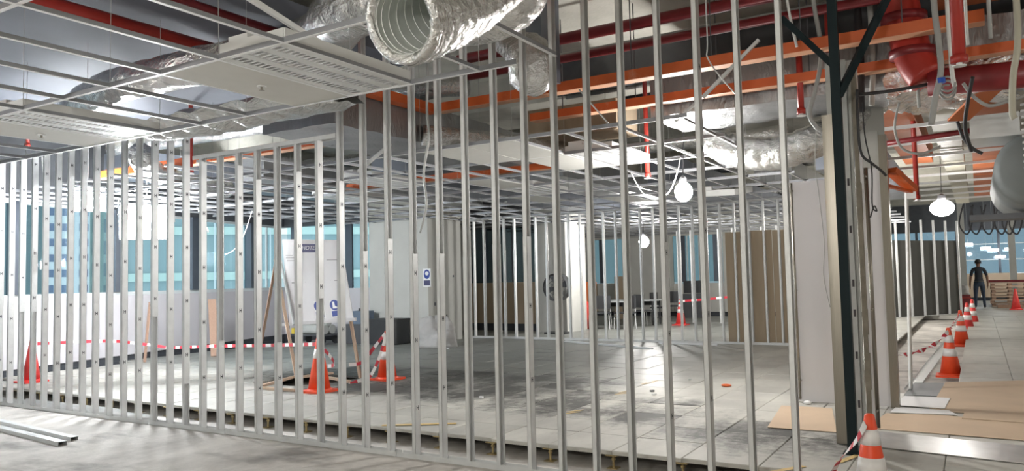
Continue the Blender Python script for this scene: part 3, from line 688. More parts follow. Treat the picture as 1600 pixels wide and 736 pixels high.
for u in (.50, .75):
    q = patch(u - .07, u + .09, .755, .96, 'paper', 'safety_sign', .002)
    mb = MB(); cen = bq(u, .815, .006); ex = (bq(1, .8) - bq(0, .8)).normalized(); ey = (bq(.5, 0) - bq(.5, 1)).normalized()
    mb.add([cen] + [cen + (ex * math.cos(k * .3927) + ey * math.sin(k * .3927)) * .085 for k in range(16)], [(0, k + 1, (k + 1) % 16 + 1) for k in range(16)]); mb.build('disc', 'blue_sign', q)
    mb = MB(); cen = bq(u, .815, .008)
    mb.add([cen + ex * x_ + ey * y_ for x_, y_ in ((-.035, .055), (.0, .055), (.008, -.01), (.045, -.03), (.045, -.055), (-.035, -.055))], [(0, 1, 2, 3, 4, 5)]); mb.build('boot_pictogram', 'paper', q)
    qq = [bq(u - .055, .885, .006), bq(u + .07, .88, .006), bq(u + .07, .945, .006), bq(u - .055, .95, .006)]; MB().add(qq, [(0, 1, 2, 3)]).build('text_plate', 'blue_sign', q)
def leg(p0, p1, nm='leg', mt='wood', wd=.045): return MB().bar(p0, p1, wd, wd * .7).build(nm, mt, nb)
leg(at(430, 405, Y=8.6), at(465, 600, Z=.152)); leg(at(538, 440, Y=8.74), at(563, 591, Z=.155))
leg(at(432, 405, Y=8.70), at(404, 560, Z=.155), mt='wood_brown')
MB().bar(at(430, 508, Y=8.32), at(556, 499, Y=8.5), .03, .05).build('ledge', 'board', nb)
MB().bar(at(437, 400, Y=8.55), at(459, 507, Y=8.33), .02, .05).build('edge_strip', 'mull_w', nb)
# timbers round the lifted floor panels
for k, (p0, p1) in enumerate((((408, 603), (462, 588)), ((408, 606), (462, 610)), ((462, 590), (520, 583)), ((512, 590), (546, 596)))):
    a1, b1 = at(*p0, Z=.17), at(*p1, Z=.17)
    tag(MB().bar((a1.x, a1.y, .17), (b1.x, b1.y, .171), .05, .035).build('floor_timber', 'wood'), ['thin timber on the far left side of the floor hole', 'thin timber on the near side of the floor hole', 'thin timber along the back of the floor hole', 'thin timber near the board leg at the floor hole'][k], 'timber', 'timbers round the floor hole')
# sign on a brown stake and another stake against the hoarding
sg = thing('sign_post', 'white paper sign on a brown stake leaning at the hoarding', 'sign')
a1, b1 = at(232, 492, Y=9.2), at(226, 566, Y=9.0)
MB().bar(a1 + Vector((0, .03, .25)), (b1.x, b1.y, .155), .06, .025).build('stake', 'wood_brown', sg)
sc_ = at(236, 481, Y=9.15)
MB().box((sc_.x, sc_.y, sc_.z), (.40, .012, .25), rz=-.5).build('sheet', 'paper', sg)
me = text('PARKING\nAREA', .075, 'ink'); me.transform(Matrix.Translation((sc_.x, sc_.y, sc_.z)) @ Matrix.Rotation(-.5, 4, 'Z') @ Matrix.Translation((0, -.009, .01)) @ Matrix.Rotation(math.pi / 2, 4, 'X')); link('lettering', me, sg)
a1, b1 = at(331, 468, Y=10.6), at(336, 558, Y=10.3)
tag(MB().bar(a1, (b1.x, b1.y, .155), .16, .03).build('timber_plank', 'wood_brown'), 'brown plank leaning against the hoarding behind the studs', 'plank')
# wall sign on the pillar
ws = thing('wall_sign', 'small blue safety sign on the grey pillar', 'sign', loc=(0, 0, 0))
s0 = at(667, 434, Y=14.19)
MB().box((s0.x, 14.195, s0.z), (.22, .008, .42)).build('sheet', 'paper', ws)
mb = MB(); mb.add([(s0.x, 14.1895, s0.z + .08)] + [(s0.x + .09 * math.cos(k * .3927), 14.1895, s0.z + .08 + .11 * math.sin(k * .3927)) for k in range(16)], [(0, (k + 1) % 16 + 1, k + 1) for k in range(16)]); mb.build('disc', 'blue_sign', ws)
mb = MB(); mb.add([(s0.x + .055 * math.cos(k * .7854), 14.1885, s0.z + .10 + .05 * math.sin(k * .7854)) for k in range(8)], [tuple(range(8))[::-1]]); mb.build('helmet_pictogram', 'paper', ws)
MB().box((s0.x, 14.19, s0.z - .12), (.18, .003, .12)).build('text_plate', 'navy', ws)
# ------------------------------------------------------------------ things at the pillar
def lump(name, c_, rx, ry, rz_, mt, label, cat, amp=.25, seed=0, n=28, sharp=1):
    mb = MB(); vs = []; fs = []; rows = n // 2
    for i in range(rows + 1):
        th = (math.pi / 2) * i / rows
        for k in range(n):
            ph = 2 * math.pi * k / n; q = Vector((math.cos(ph) * math.cos(th), math.sin(ph) * math.cos(th), math.sin(th)))
            f_ = 1 + amp * noise.noise(q * 1.7 + Vector((seed, 0, 0))) + amp * .5 * abs(noise.noise(q * 4.5 + Vector((0, seed, 0)))) * sharp
            vs.append((c_[0] + q.x * rx * f_, c_[1] + q.y * ry * f_, c_[2] + q.z * rz_ * f_))
    for i in range(rows):
        for k in range(n): fs.append((i * n + k, i * n + (k + 1) % n, (i + 1) * n + (k + 1) % n, (i + 1) * n + k))
    fs.append(tuple(range(n))[::-1])
    mb.add(vs, fs); return tag(mb.build(name, mt, smooth=True), label, cat)
a1 = at(688, 540, Z=.155); lump('tarp_heap', (a1.x, 13.55, .152), .55, .36, .60, 'tarp', 'pale crumpled tarp heaped at the corner of the grey pillar', 'tarp', .42, 3, 40)
bn = thing('storage_bin', 'low black bin at the foot of the grey pillar left of the tarp heap', 'bin')
a1 = at(640, 533, Z=.155)
MB().bx(a1.x - .42, a1.x + .38, 13.55, 14.1, .155, .70).build('body', 'black_pl', bn); MB().bx(a1.x - .44, a1.x + .40, 13.53, 14.12, .70, .74).build('lid', 'black_pl', bn)
tb = thing('equipment_box', 'dark equipment box with a blue-grey case on top, behind the right board leg', 'box')
a1 = at(592, 533, Z=.155)
MB().bx(a1.x - .30, a1.x + .30, 13.5, 14.05, .155, .62).build('body', 'dark_grey', tb); MB().bx(a1.x - .24, a1.x + .20, 13.6, 13.95, .62, .92).build('case', 'bluegrey', tb); MB().bx(a1.x - .06, a1.x + .06, 13.7, 13.8, .92, .98).build('grip', 'black_pl', tb)
tr = thing('platform_trolley', 'low platform trolley loaded with pale rolls under the notice board', 'trolley')
a1 = at(530, 533, Z=.155); X_, Y_ = a1.x, 13.3
MB().bx(X_ - .65, X_ + .55, Y_ - .3, Y_ + .3, .36, .40).build('deck', 'dark_grey', tr)
for sx in (-.5, .4):
    for sy in (-.22, .22): MB().box((X_ + sx, Y_ + sy, .32), (.05, .03, .07)).tube([(X_ + sx, Y_ + sy - .025, .255), (X_ + sx, Y_ + sy + .025, .255)], .098, 14).build('caster', 'black_pl', tr)
MB().tube([(X_ - .64, Y_ - .28, .4), (X_ - .64, Y_ - .28, 1.0), (X_ - .64, Y_ + .28, 1.0), (X_ - .64, Y_ + .28, .4)], .016, 8).build('push_bar', 'dark_grey', tr)
RG = 'pale rolls on the platform trolley'
for k, (yy, zz) in enumerate(((-.17, .51), (.06, .51), (-.06, .70))):
    tag(MB().tube([(X_ - .45, Y_ + yy, zz), (X_ + .45, Y_ + yy + .02, zz)], .108, 16).build('sheet_roll', 'grey_roll'), ['pale roll lying at the front of the trolley deck', 'pale roll lying at the rear of the trolley deck', 'pale roll on top of the two others on the trolley'][k], 'roll', RG)
tag(MB().box((X_ - .53, Y_ - .2, .47), (.10, .12, .135)).build('yellow_tin', 'yellow'), 'small yellow tin at the left end of the platform trolley', 'tin')
# ================================================================== suspended ceiling grid
ZG = 3.04
cg = thing('suspended_grid', 'suspended ceiling grid of white metal tees, mostly empty, hung from the slab', 'ceiling grid')
GXk = [-4.68 + .6 * k for k in range(-17, 5)]
GYm = [3.15 - 1.2 * 2, 1.95, 3.15, 4.35] + [6.75 + 1.2 * k for k in range(17)]
def tee(mb, a, b, z=ZG, h=.038, jit=0.):
    a = Vector((a[0], a[1], z + random.uniform(-jit, jit))); b = Vector((b[0], b[1], z + random.uniform(-jit, jit)))
    up = Vector((0, 0, 1)); mb.bar(a + up * .001, b + up * .001, .025, .002); mb.bar(a + up * (h / 2 + .002), b + up * (h / 2 + .002), .004, h, 1)
    return mb
for y in GYm:
    if y < 5: x0, x1 = 0, (-3.3 if y < 1 else -3.0 if y < 2 else -2.58)
    else: x0, x1 = max(-13.6, -13.9 - .2506 * (y - 6.71)) if y < 14 else (-12.3 if y > 16 else -10.7), random.choice((-2.35, -2.2, -2.0)) if y < 12 else -1.65
    if y < 5: x0 = lw(y).x + .15
    tee(MB(), (x0, y), (x1, y), jit=.006).build('main_tee', ['grid', 'tee_web'], cg)
for x in GXk:
    y0 = .75; 
    if x < -13.2: continue
    if x > -3: y0 = 3.15
    elif x > -3.7: y0 = 1.95
    if x > -3.3: y0 = 3.42 if x > -2.5 else 3.15
    tee(MB(), (x, y0), (x, 4.35), ZG + .002, .03, .004).build('cross_tee', ['grid', 'tee_web'], cg)
    if x > -5.6 + .3 and x > -3.9: ya = 6.75
    else: ya = 6.75 if x > -6.6 else 5.62
    yb = 14.2 if x < -12.2 else 26
    if -12.8 < x < -10.9: yb = 14.15
    tee(MB(), (x, ya), (x, yb), ZG + .002, .03, .012).build('cross_tee', ['grid', 'tee_web'], cg)
mb = MB()
for y in GYm:
    for k in range(0, 22, 2):
        x = GXk[k]
        if x < -13 or (y > 14 and x < -10.8): continue
        mb.tube([(x, y, ZG + .04), (x + random.uniform(-.02, .02), y, ZC - .002)], .0025, 4)
mb.build('hanger_wires', 'cable', cg, kind='stuff')
# loose tees hanging askew
G_ = 'loose ceiling tees'
a, b = at(385, -2, Z=3.34), at(561, 110, Z=3.07)
tag(MB().bar(a, b, .025, .004).bar(a + Vector((0, 0, .02)), b + Vector((0, 0, .02)), .006, .038).build('loose_tee', 'grid'), 'loose white tee hanging diagonally across the nearest louvred light', 'metal tee', G_)
a, b = at(620, 330, Y=13.5), at(700, 296, Y=12)
a, b = at(758, 338, Y=14.6), at(791, 315, Y=13.6)
tag(MB().bar(a, b, .05, .02).build('loose_tee', 'grid'), 'white tee dangling at the far side of the ceiling grid above the blue window', 'metal tee', G_)
a, b = at(1098, 152, Y=7.2), at(1186, 62, Y=7.2)
tag(MB().bar(a, b, .03, .03).build('steel_strut', 'galv'), 'slanting grey strut crossing the two orange trays', 'strut', 'thin slanting struts')
a, b = at(1055, 190, Y=7.4), at(1084, 164, Y=7.4)
tag(MB().bar(a, b, .025, .025).build('steel_strut', 'galv'), 'short slanting strut below the lower orange tray', 'strut', 'thin slanting struts')
a, b = at(560, 268, Y=6.6), at(610, 225, Y=6.6)
tag(MB().bar(a, b, .035, .03).build('steel_strut', 'galv'), 'slanting grey strut behind the middle studs', 'strut', 'thin slanting struts')
# ceiling tiles
def tile(x, y, label, hole=False, z=ZG, wd=.6, ln=1.2):
    t = thing('ceiling_tile', label, 'ceiling tile', 'white ceiling tiles', (x + wd / 2, y + ln / 2, z))
    MB().bx(-wd / 2 + .006, wd / 2 - .006, -ln / 2 + .006, ln / 2 - .006, .003, .018).build('board', 'tile', t)
    if hole:
        MB().lathe((0, 0, -.006), [(.035, 0), (.035, .008)], 14).build('escutcheon', 'pan', t)
        MB().lathe((0, 0, -.03), [(.006, 0), (.010, .015), (.010, .024)], 8).box((0, 0, -.03), (.03, .03, .003)).build('sprinkler_nozzle', 'steel', t)
    return t
tile(-4.68, 3.15, 'white ceiling tile with a sprinkler nozzle left of the nearest louvred light', True)
tile(-7.68, 3.15, 'white ceiling tile with a sprinkler nozzle at the far left of the near ceiling', True)
for k, (x, y) in enumerate(((-4.68, 6.75), (-5.28, 6.75), (-4.68, 7.95))):
    tile(x, y, ['white ceiling tile beyond the stud frame, nearest of the three laid together', 'white ceiling tile beyond the stud frame, left one of the three laid together', 'white ceiling tile beyond the stud frame, farthest of the three beside the louvred light'][k])
tile(-6.48, 9.15, 'white ceiling tile laid alone in the grid behind the middle studs'); tile(-5.88, 12.75, 'white ceiling tile laid alone deep in the grid before the second frame'); tile(-7.08, 11.55, 'white ceiling tile deep in the grid left of the farther ones')
# louvred lights
def light(x, y, label, z=ZG, tilt=None, wd=.6, ln=1.2):
    t = thing('ceiling_light', label, 'ceiling light', 'louvred ceiling lights', (x + wd / 2, y + ln / 2, z))
    if tilt: t.rotation_euler = tilt
    mb = MB(); W_, L_ = wd / 2 - .008, ln / 2 - .008
    mb.bx(-W_, W_, -L_, L_, .085, .10)
    for s in (-1, 1): mb.bx(s * W_ - .008, s * W_ + .008, -L_, L_, .0, .10); mb.bx(-W_, W_, s * L_ - .008, s * L_ + .008, .0, .10)
    for xx in (-.1, .1): mb.bx(xx * wd / .6 - .038, xx * wd / .6 + .038, -L_, L_, .004, .010)
    for s in (-1, 1): mb.bx(s * (W_ - .035) - .03, s * (W_ - .035) + .03, -L_, L_, .003, .009)
    mb.build('housing', 'pan', t)
    for xx in (-.195, 0, .195):
        mb = MB(); hw = .052
        for s in (-1, 1): mb.add([(xx + s * hw, -L_, .004), (xx + s * hw, L_, .004), (xx + s * .03, L_, .07), (xx + s * .03, -L_, .07), (xx + s * (hw + .003), -L_, .004), (xx + s * (hw + .003), L_, .004), (xx + s * .033, L_, .072), (xx + s * .033, -L_, .072)], [(0, 1, 2, 3), (7, 6, 5, 4), (0, 4, 5, 1), (2, 6, 7, 3)])
        n = 26
        for i in range(n):
            yy = -L_ + (i + .5) * 2 * L_ / n
            mb.add([(xx - hw, yy - .008, .005), (xx + hw, yy - .008, .005), (xx + hw, yy + .008, .005), (xx - hw, yy + .008, .005), (xx - hw * .7, yy, .05), (xx + hw * .7, yy, .05)], [(0, 3, 2, 1), (0, 1, 5, 4), (2, 3, 4, 5), (1, 2, 5), (3, 0, 4)])
        mb.build('louver', 'louver', t)
        MB().tube([(xx, -L_ + .03, .076), (xx, L_ - .03, .076)], .008, 6).build('tube_lamp', 'pan', t)
    MB().bx(-.28, -.10, -L_ + .05, L_ - .3, .101, .16).build('gear_box', 'pan', t)
    return t
light(-4.08, 3.15, 'nearest louvred ceiling light, unlit, in the grid above the stud frame')
light(-7.08, 3.15, 'louvred ceiling light at the far left of the near ceiling, beside a white tile')
light(-4.08, 7.95, 'louvred ceiling light beyond the stud frame right of the white tiles')
light(-3.95, 12.6, 'louvred ceiling light hanging tilted below the grid near the hanging bulb', 2.98, (.13, .03, .0))
light(-7.68, 7.95, 'louvred ceiling light deep in the grid behind the left studs'); light(-6.48, 10.35, 'louvred ceiling light deep in the grid behind the middle studs'); light(-9.48, 9.15, 'louvred ceiling light in the grid toward the left wall')

# ================================================================== ducts
def dtag(o, label, g=None): return tag(o, label, 'duct', g)
fx = thing('flexible_duct', 'big open-ended foil flexible duct hanging down through the ceiling grid toward the camera', 'duct')
e0 = Vector((-2.29, 2.80, 2.845)); RD = .205
path = spline([e0, e0 + Vector((0, .25, .10)), e0 + Vector((.03, .55, .30)), e0 + Vector((.16, .95, .66)), e0 + Vector((.4, 1.35, 1.0))], 14)
MB().tube(path, [RD * (1 + .02 * math.sin(i * 1.9) + .03 * noise.noise(Vector((i * .5, 0, 0)))) for i in range(len(path))], 44, wob=.10, cap=False).build('outer_skin', 'foil', fx, True)
MB().tube(path[::-1][12:], [RD * .80 - (.004 if i % 2 else 0) for i in range(len(path) - 12)], 36, cap=False).build('inner_liner', 'foil_in', fx, True)
for k in range(9):
    i = 1 + 3 * k; cen = path[i]; dv = (path[i + 1] - path[i - 1]).normalized()
    ex = dv.cross(Vector((0, 0, 1))).normalized(); ey = dv.cross(ex)
    MB().tube([cen + (ex * math.cos(a_ * .2094) + ey * math.sin(a_ * .2094)) * (RD * .785) for a_ in range(31)], .0028, 6).build('wire_hoop', 'galv', fx, True)
dv = (path[1] - path[0]).normalized(); ex = dv.cross(Vector((0, 0, 1))).normalized(); ey = dv.cross(ex); vs = []
for k in range(60):
    a_ = 2 * math.pi * k / 60; r_ = ex * math.cos(a_) + ey * math.sin(a_)
    for i, rr in enumerate((.79, .86, .95, 1.03, 1.04)): vs.append(e0 + r_ * RD * (rr + .035 * noise.noise(Vector((k * .8, i, 0)))) + dv * ((-.0, -.018, -.022, -.005, .03)[i] + .008 * noise.noise(Vector((k * 1.3, i * 2, 4)))))
mb = MB(); mb.add(vs, [(k * 5 + i, ((k + 1) % 60) * 5 + i, ((k + 1) % 60) * 5 + i + 1, k * 5 + i + 1) for k in range(60) for i in range(4)]); mb.build('folded_rim', 'foil', fx, True)
def tube_duct(pts, r, mt, label, n=24, wob=.08, ridge=.0, name='insulated_duct', sub=10, g=None):
    sp = spline(pts, sub); rs = [r * (1 + ridge * math.sin(i * 1.7) + .05 * noise.noise(Vector((i * .35, r * 9, 1)))) for i in range(len(sp))]
    return dtag(MB().tube(sp, rs, n, wob=wob).build(name, mt, smooth=True), label, g)
tube_duct([(-3.30, 4.70, 3.60), (-3.05, 4.75, 3.60), (-2.85, 4.8, 3.68), (-2.75, 4.85, 3.95), (-2.75, 4.9, 4.35)], .21, 'foil', 'short fat foil duct right of the open flexible duct', wob=.14, sub=12)
tube_duct([(-5.7, 5.2, 3.86), (-5.0, 5.0, 3.86), (-4.5, 4.7, 3.86), (-4.1, 4.6, 3.86), (-3.75, 4.6, 3.84)], .24, 'foil', 'foil-wrapped round duct across the top of the picture left of the open duct', wob=.12, sub=12)
sl = spline([at(770, 55, Y=5.85), at(805, 72, Y=5.85), at(828, 92, Y=5.85), at(834, 118, Y=5.85), at(836, 140, Y=5.85), at(837, 150, Y=5.85)], 8)
sr = [.10 + .10 * min(1, i / 14) for i in range(26)] + [.2 - .0125 * (i - 26) for i in range(26, 41)]
dtag(MB().tube(sl, sr[:len(sl) - 1] + [.015], 24, wob=.3).build('foil_sleeve', 'foil', smooth=True), 'crumpled foil sleeve drooping behind the studs, pointed at its end')
tag(MB().bx(at(809, 40, Y=6.6).x, at(845, 40, Y=6.6).x, 6.6, 7.0, 3.62, 4.59).build('grey_upstand', 'duct_grey'), 'dull grey boxed duct dropping from the slab right of the foil sleeve', 'duct')
# foil blanket over the top track
mb = MB(); nx, ny = 60, 14
def blanket(u, v_):
    x = -7.65 + 2.75 * u; y = 4.62 + .80 * v_; z = 3.27 + .10 * math.sin(v_ * math.pi) + .03 * abs(math.sin(u * 21)) + .04 * noise.noise(Vector((u * 14, v_ * 5, 0)))
    return Vector((x, y, z))
top = [blanket(i / nx, j / ny) for j in range(ny + 1) for i in range(nx + 1)]
bot = [p - Vector((0, 0, .002 + math.sin(math.pi * (k // (nx + 1)) / ny) * (.13 + .09 * abs(math.sin((k % (nx + 1)) / nx * 25))))) for k, p in enumerate(top)]
N_ = (nx + 1) * (ny + 1); fq = [(j * (nx + 1) + i, j * (nx + 1) + i + 1, (j + 1) * (nx + 1) + i + 1, (j + 1) * (nx + 1) + i) for j in range(ny) for i in range(nx)]
mb.add(top + bot, fq + [tuple(N_ + q for q in f)[::-1] for f in fq])
tag(mb.build('foil_blanket', 'foil', smooth=True), 'quilted foil insulation blanket lying above the left part of the stud frame', 'insulation')
dtag(foil_box(-6.7, -5.62, 5.75, 9.6, 3.26, 3.72, .08, .022, 3).build('rectangular_duct', 'foil_fine', smooth=True), 'foil-wrapped rectangular duct running away behind the middle studs')
dtag(foil_box(-3.0, 1.9, 7.95, 9.0, 3.34, 3.86, .09, .022, 8).build('rectangular_duct', 'foil_fine', smooth=True), 'long foil-wrapped rectangular duct crossing behind the right studs')
tag(foil_box(-.65, .35, 7.88, 8.6, 3.2, 3.46, .05, .07, 5, 4.5).build('foil_wrap', 'foil_bright', smooth=True), 'bright crumpled foil wrap hanging under the right end of the long duct', 'insulation')
tube_duct([(-2.75, 9.2, 3.30), (-2.45, 9.15, 3.08), (-1.95, 9.1, 2.98), (-1.5, 9.1, 3.08), (-1.15, 9.25, 3.30), (-.9, 9.5, 3.55)], .19, 'foil', 'sagging foil flexible duct hung below the long duct at the right', wob=.1, ridge=.03, name='flexible_duct', sub=14)
dtag(foil_box(-12.0, -5.45, .6, 6.9, 4.12, 4.29, .2, .008, 2).build('rectangular_duct', 'void_shade', smooth=True), 'flat duct enlarged and darkened as void shade under the slab at the upper left')  # dark sheet spread under the slab, puts in the dimness of the void
tube_duct([(-4.9, 4.1, 3.44), (-5.5, 3.95, 3.40), (-6.2, 3.9, 3.39), (-6.9, 4.0, 3.40), (-7.9, 4.3, 3.42)], .15, 'foil_bright', 'bright crumpled foil duct just above the grid left of the white tile', wob=.18, sub=12)
tube_duct([(-9.1, 5.85, 3.3), (-9.9, 6.5, 3.26), (-10.6, 7.4, 3.25), (-11.2, 8.8, 3.3)], .16, 'foil', 'foil duct behind the left studs above the floodlights', wob=.16, sub=12)
tube_duct([(-5.6, 7.2, 3.34), (-5.0, 7.9, 3.28), (-4.6, 8.9, 3.26), (-4.4, 10.2, 3.3)], .13, 'foil', 'small foil duct lying above the tiles beyond the stud frame', wob=.16, sub=12)
for k, (x0, x1, y0, y1, z0, mt) in enumerate(((-12.9, -12.0, 7.6, 13.6, 3.5, 'duct_grey'), (-10.6, -9.9, 8.5, 15.0, 3.32, 'foil_fine'), (-8.9, -8.1, 10.0, 24.0, 3.3, 'duct_grey'), (-7.3, -6.2, 12.0, 22.0, 3.4, 'foil_fine'), (-5.2, -4.5, 13.5, 25.0, 3.3, 'duct_grey'), (-3.6, -2.9, 15.0, 25.0, 3.35, 'foil_fine'))):
    dtag(foil_box(x0, x1, y0, y1, z0, z0 + .42, .22, .018, k).build('rectangular_duct', mt, smooth=True),
         ['grey duct along the left wall above the grid', 'foil duct above the grid behind the left studs', 'long grey duct above the grid in the middle of the deep room', 'foil duct deep above the grid behind the middle studs', 'grey duct deep above the grid near the second frame', 'foil duct deep above the grid near the tan boards'][k])
for k, y in enumerate((7.5, 10.8, 13.2, 16.9, 20.3, 23.0)):
    tube_duct([(-12.5 if y < 14 else -10.2, y, 3.96), (-9, y + .15, 3.95), (-6, y - .1, 3.95), (-5.2 if y < 11 else -2.6, y + .1, 3.96)], .12, 'foil', ['thin foil duct across the ceiling just behind the stud frame', 'thin foil duct across the ceiling, second beyond the stud frame', 'thin foil duct across the ceiling, third beyond the stud frame', 'thin foil duct across the ceiling over the second stud frame', 'thin foil duct across the rear room ceiling', 'thin foil duct across the ceiling at the far windows'][k], n=14, wob=.12, sub=12)

# ================================================================== pipes and trays
def pipe(pts, r, mt, label, cat='pipe', name='pipe', n=12, g=None): return tag(MB().tube(pts, r, n).build(name, mt, smooth=True), label, cat, g)
PX = 6.2
pipe([(-5.2, 7.42, 4.24), (PX, 7.42, 4.24)], .062, 'red_dark', 'upper dark red pipe near the slab', name='sprinkler_pipe')
pipe([(-5.2, 7.62, 4.08), (PX, 7.62, 4.08)], .048, 'red_dark', 'second dark red pipe below the upper one beside a grey conduit', name='sprinkler_pipe')
pipe([(-4.6, 7.74, 4.16), (PX, 7.74, 4.16)], .028, 'grey_pipe', 'grey conduit alongside the second dark red pipe', name='conduit_pipe')
pipe([(-6.6, .5, 4.0), (-6.55, 5.6, 4.0)], .075, 'red', 'red pipe overhead at the upper left running away from the camera', name='sprinkler_pipe')
pipe([(-5.75, .5, 4.05), (-5.7, 5.6, 4.05)], .04, 'red_dark', 'thinner dark red pipe above the red one at the upper left', name='sprinkler_pipe')
pipe([(-6.5, 5.35, 4.02), (-2.4, 5.35, 4.02)], .075, 'red', 'red pipe crossing behind the open flexible duct', name='sprinkler_pipe')
def tray(name, x0, x1, y0, y1, z, label, h=.09, mt='orange', along='X'):
    t = thing(name, label, 'cable tray')
    if along == 'X':
        MB().bx(x0, x1, y0, y1, z, z + .004).build('bed', 'orange_pale', t)
        for yy in (y0, y1): MB().bx(x0, x1, yy - .003, yy + .003, z + .0041, z + h).build('side_rail', mt, t)
    else:
        MB().bx(x0, x1, y0, y1, z, z + .004).build('bed', mt, t)
        for xx in (x0, x1): MB().bx(xx - .003, xx + .003, y0, y1, z + .0041, z + h).build('side_rail', mt, t)
    return t
tray('cable_tray', -5.4, .15, 7.22, 7.36, 3.60, 'bright orange cable tray, the higher one crossing behind the right studs', .105)
tray('cable_tray', -4.4, 2.2, 7.70, 7.84, 3.44, 'orange cable tray, the lower one behind the right studs', .09)
tray('cable_tray', -5.56, -5.42, 5.95, 7.30, 3.60, 'orange cable tray running away behind the middle studs and turning right', .10, along='Y')
tray('cable_tray', -9.4, -3.9, 9.9, 10.05, 3.22, 'orange cable tray low over the grid behind the left studs', .10)
tray('cable_tray', -12.5, -7.2, 7.2, 7.35, 3.42, 'orange cable tray behind the far left studs above the floodlights', .12)
for k, z in enumerate((3.98, 4.12, 4.26)):
    pipe([(-4.8, 9.45 + .0 * k, z), (4.0, 9.45, z)], .03, ['black_pipe', 'grey_pipe', 'black_pipe'][k], ['black insulated pipe, lowest of three behind the orange trays', 'grey pipe, middle of three behind the orange trays', 'black insulated pipe, highest of three behind the orange trays'][k], name='insulated_pipe')
# big beam face and duct behind the trays
tag(MB().bx(-5.0, -3.7, 8.62, 9.3, 3.42, 3.8).build('brown_duct', 'mdf'), 'brown boxed duct hanging behind the middle studs', 'duct')
# drop rods
rr = MB().tube([(0, 0, 0), (0, 0, 1)], .006, 6).lathe((0, 0, -.012), [(.014, 0), (.014, .02)], 6).mesh('drop_rod', 'dark_grey')
ORD = ('first', 'second', 'third', 'fourth', 'fifth', 'sixth', 'seventh', 'eighth', 'ninth')
RODS = [((q * .83 - 4.6, 7.28, 3.71), 'threaded rod holding the upper orange tray, %s from the left' % ORD[q]) for q in range(6)]
RODS += [((q * .9 - 4.0, 7.77, 3.535), 'threaded rod holding the lower orange tray, %s from the left' % ORD[q]) for q in range(6)]
RODS += [((q * 1.1 - 2.6, 8.5, 3.84), 'threaded rod holding the long foil duct, %s from the left' % ORD[q]) for q in range(4)]
RODS += [((-6.0, 6.4, 3.70), 'threaded rod at the near end of the duct behind the middle studs'), ((-6.3, 7.8, 3.70), 'threaded rod at the far end of the duct behind the middle studs')]
for (x, y, z0), lab in RODS:
    o = link('drop_rod', rr, loc=(x, y, z0)); o.scale = (1, 1, ZC - z0 - .003); tag(o, lab, 'rod', 'threaded hanger rods')
# sprinkler drops
def sprinkler(x, y, z0, z1, label, mt='red', r=.03):
    t = thing('sprinkler_drop', label, 'sprinkler', None, (x, y, 0))
    MB().tube([(0, 0, z0), (0, 0, z1)], r, 12).lathe((0, 0, z0 - .01), [(r * 1.35, 0), (r * 1.35, .05)], 12).build('drop_pipe', mt, t, True)
    MB().lathe((0, 0, z0 - .035), [(.045, 0), (.045, .006), (.02, .012), (.02, .03)], 14).build('sprinkler_head', 'pan', t)
    return t
p = at(1252, 176, Y=7.75); t = sprinkler(p.x, p.y, p.z, 3.80, 'red sprinkler drop in front of the long foil duct at the right')
MB().tube(spline([(0, 0, 3.78), (.03, 0, 3.83), (.28, 0, 3.84)], 5), .03, 10).build('elbow', 'red', t, True)
MB().tube([(.29, 0, 3.70), (.29, 0, 4.10)], .045, 12).build('riser', 'red', t, True)
p = at(1499, 96, Y=6.2); sprinkler(p.x, p.y, p.z, 4.58, 'red sprinkler drop with a white head at the upper right', r=.042)
p = at(1012, 275, Y=9.3); sprinkler(p.x, p.y, p.z, 4.59, 'red sprinkler drop left of the hanging bulb')
p = at(43, 228, Y=6.3); sprinkler(p.x, p.y, p.z, 4.59, 'red sprinkler drop at the far left above the studs')
p = at(298, 268, Y=6.6); sprinkler(p.x, p.y, p.z, 4.59, 'red sprinkler drop behind the left studs under the foil blanket')
p = at(1433, 310, Y=11.0); sprinkler(p.x, p.y, p.z, 4.59, 'red sprinkler drop in the corridor near the white conduit')
# thick red main at the upper right
rm = thing('red_main', 'thick red main pipe with flanges dropping at the upper right', 'pipe')
pts = [at(1402, -10, Y=7.6), at(1412, 30, Y=7.6), at(1428, 90, Y=7.55), at(1450, 122, Y=7.5)]
MB().tube(spline(pts, 6), .155, 24).build('barrel', 'red', rm, True)
for k, p in enumerate((at(1412, 30, Y=7.6), at(1426, 84, Y=7.55))):
    MB().tube([p + Vector((0, 0, -.035)), p + Vector((0, 0, .035))], .19, 24).build('flange', 'red_dark', rm, True)
pipe([at(1450, 130, Y=7.5), at(1640, 112, Y=7.5)], .115, 'red_dark', 'thick dark red pipe running right from the foot of the red main', name='sprinkler_pipe', n=18)
# orange duct boards along the corridor (overhead)
def slab_duct(x0, x1, y0, y1, z0, h, mt, label, name='corridor_duct'):
    t = thing(name, label, 'duct'); L = (y1 - y0); n = max(1, round(L / 1.8))
    for k in range(n):
        MB().bx(x0, x1, y0 + L * k / n + .004, y0 + L * (k + 1) / n - .004, z0 + random.uniform(0, .012), z0 + h).build('section', mt, t)
    return t
slab_duct(-1.02, -.58, 9.7, 15.5, 3.50, .32, 'orange_box', 'orange boarded duct along the corridor ceiling, left of the cream one')
slab_duct(-.40, -.10, 9.4, 24.0, 3.36, .20, 'cream', 'cream duct along the corridor ceiling between two orange ones')
slab_duct(.02, .42, 9.6, 22.0, 3.34, .22, 'orange_box', 'orange boarded duct along the corridor ceiling, right of the cream one')
slab_duct(-.20, .60, 6.95, 8.0, 3.98, .30, 'orange_box', 'orange boarded duct crossing above the bright foil wrap')
tray('cable_tray', .55, 1.9, 6.55, 6.8, 3.80, 'broad orange tray at the upper right corner of the picture', .16)
tag(MB().bx(.55, 1.3, 7.0, 7.5, 4.05, 4.45).build('cream_box', 'cream'), 'cream boxed duct in the upper right corner', 'duct')
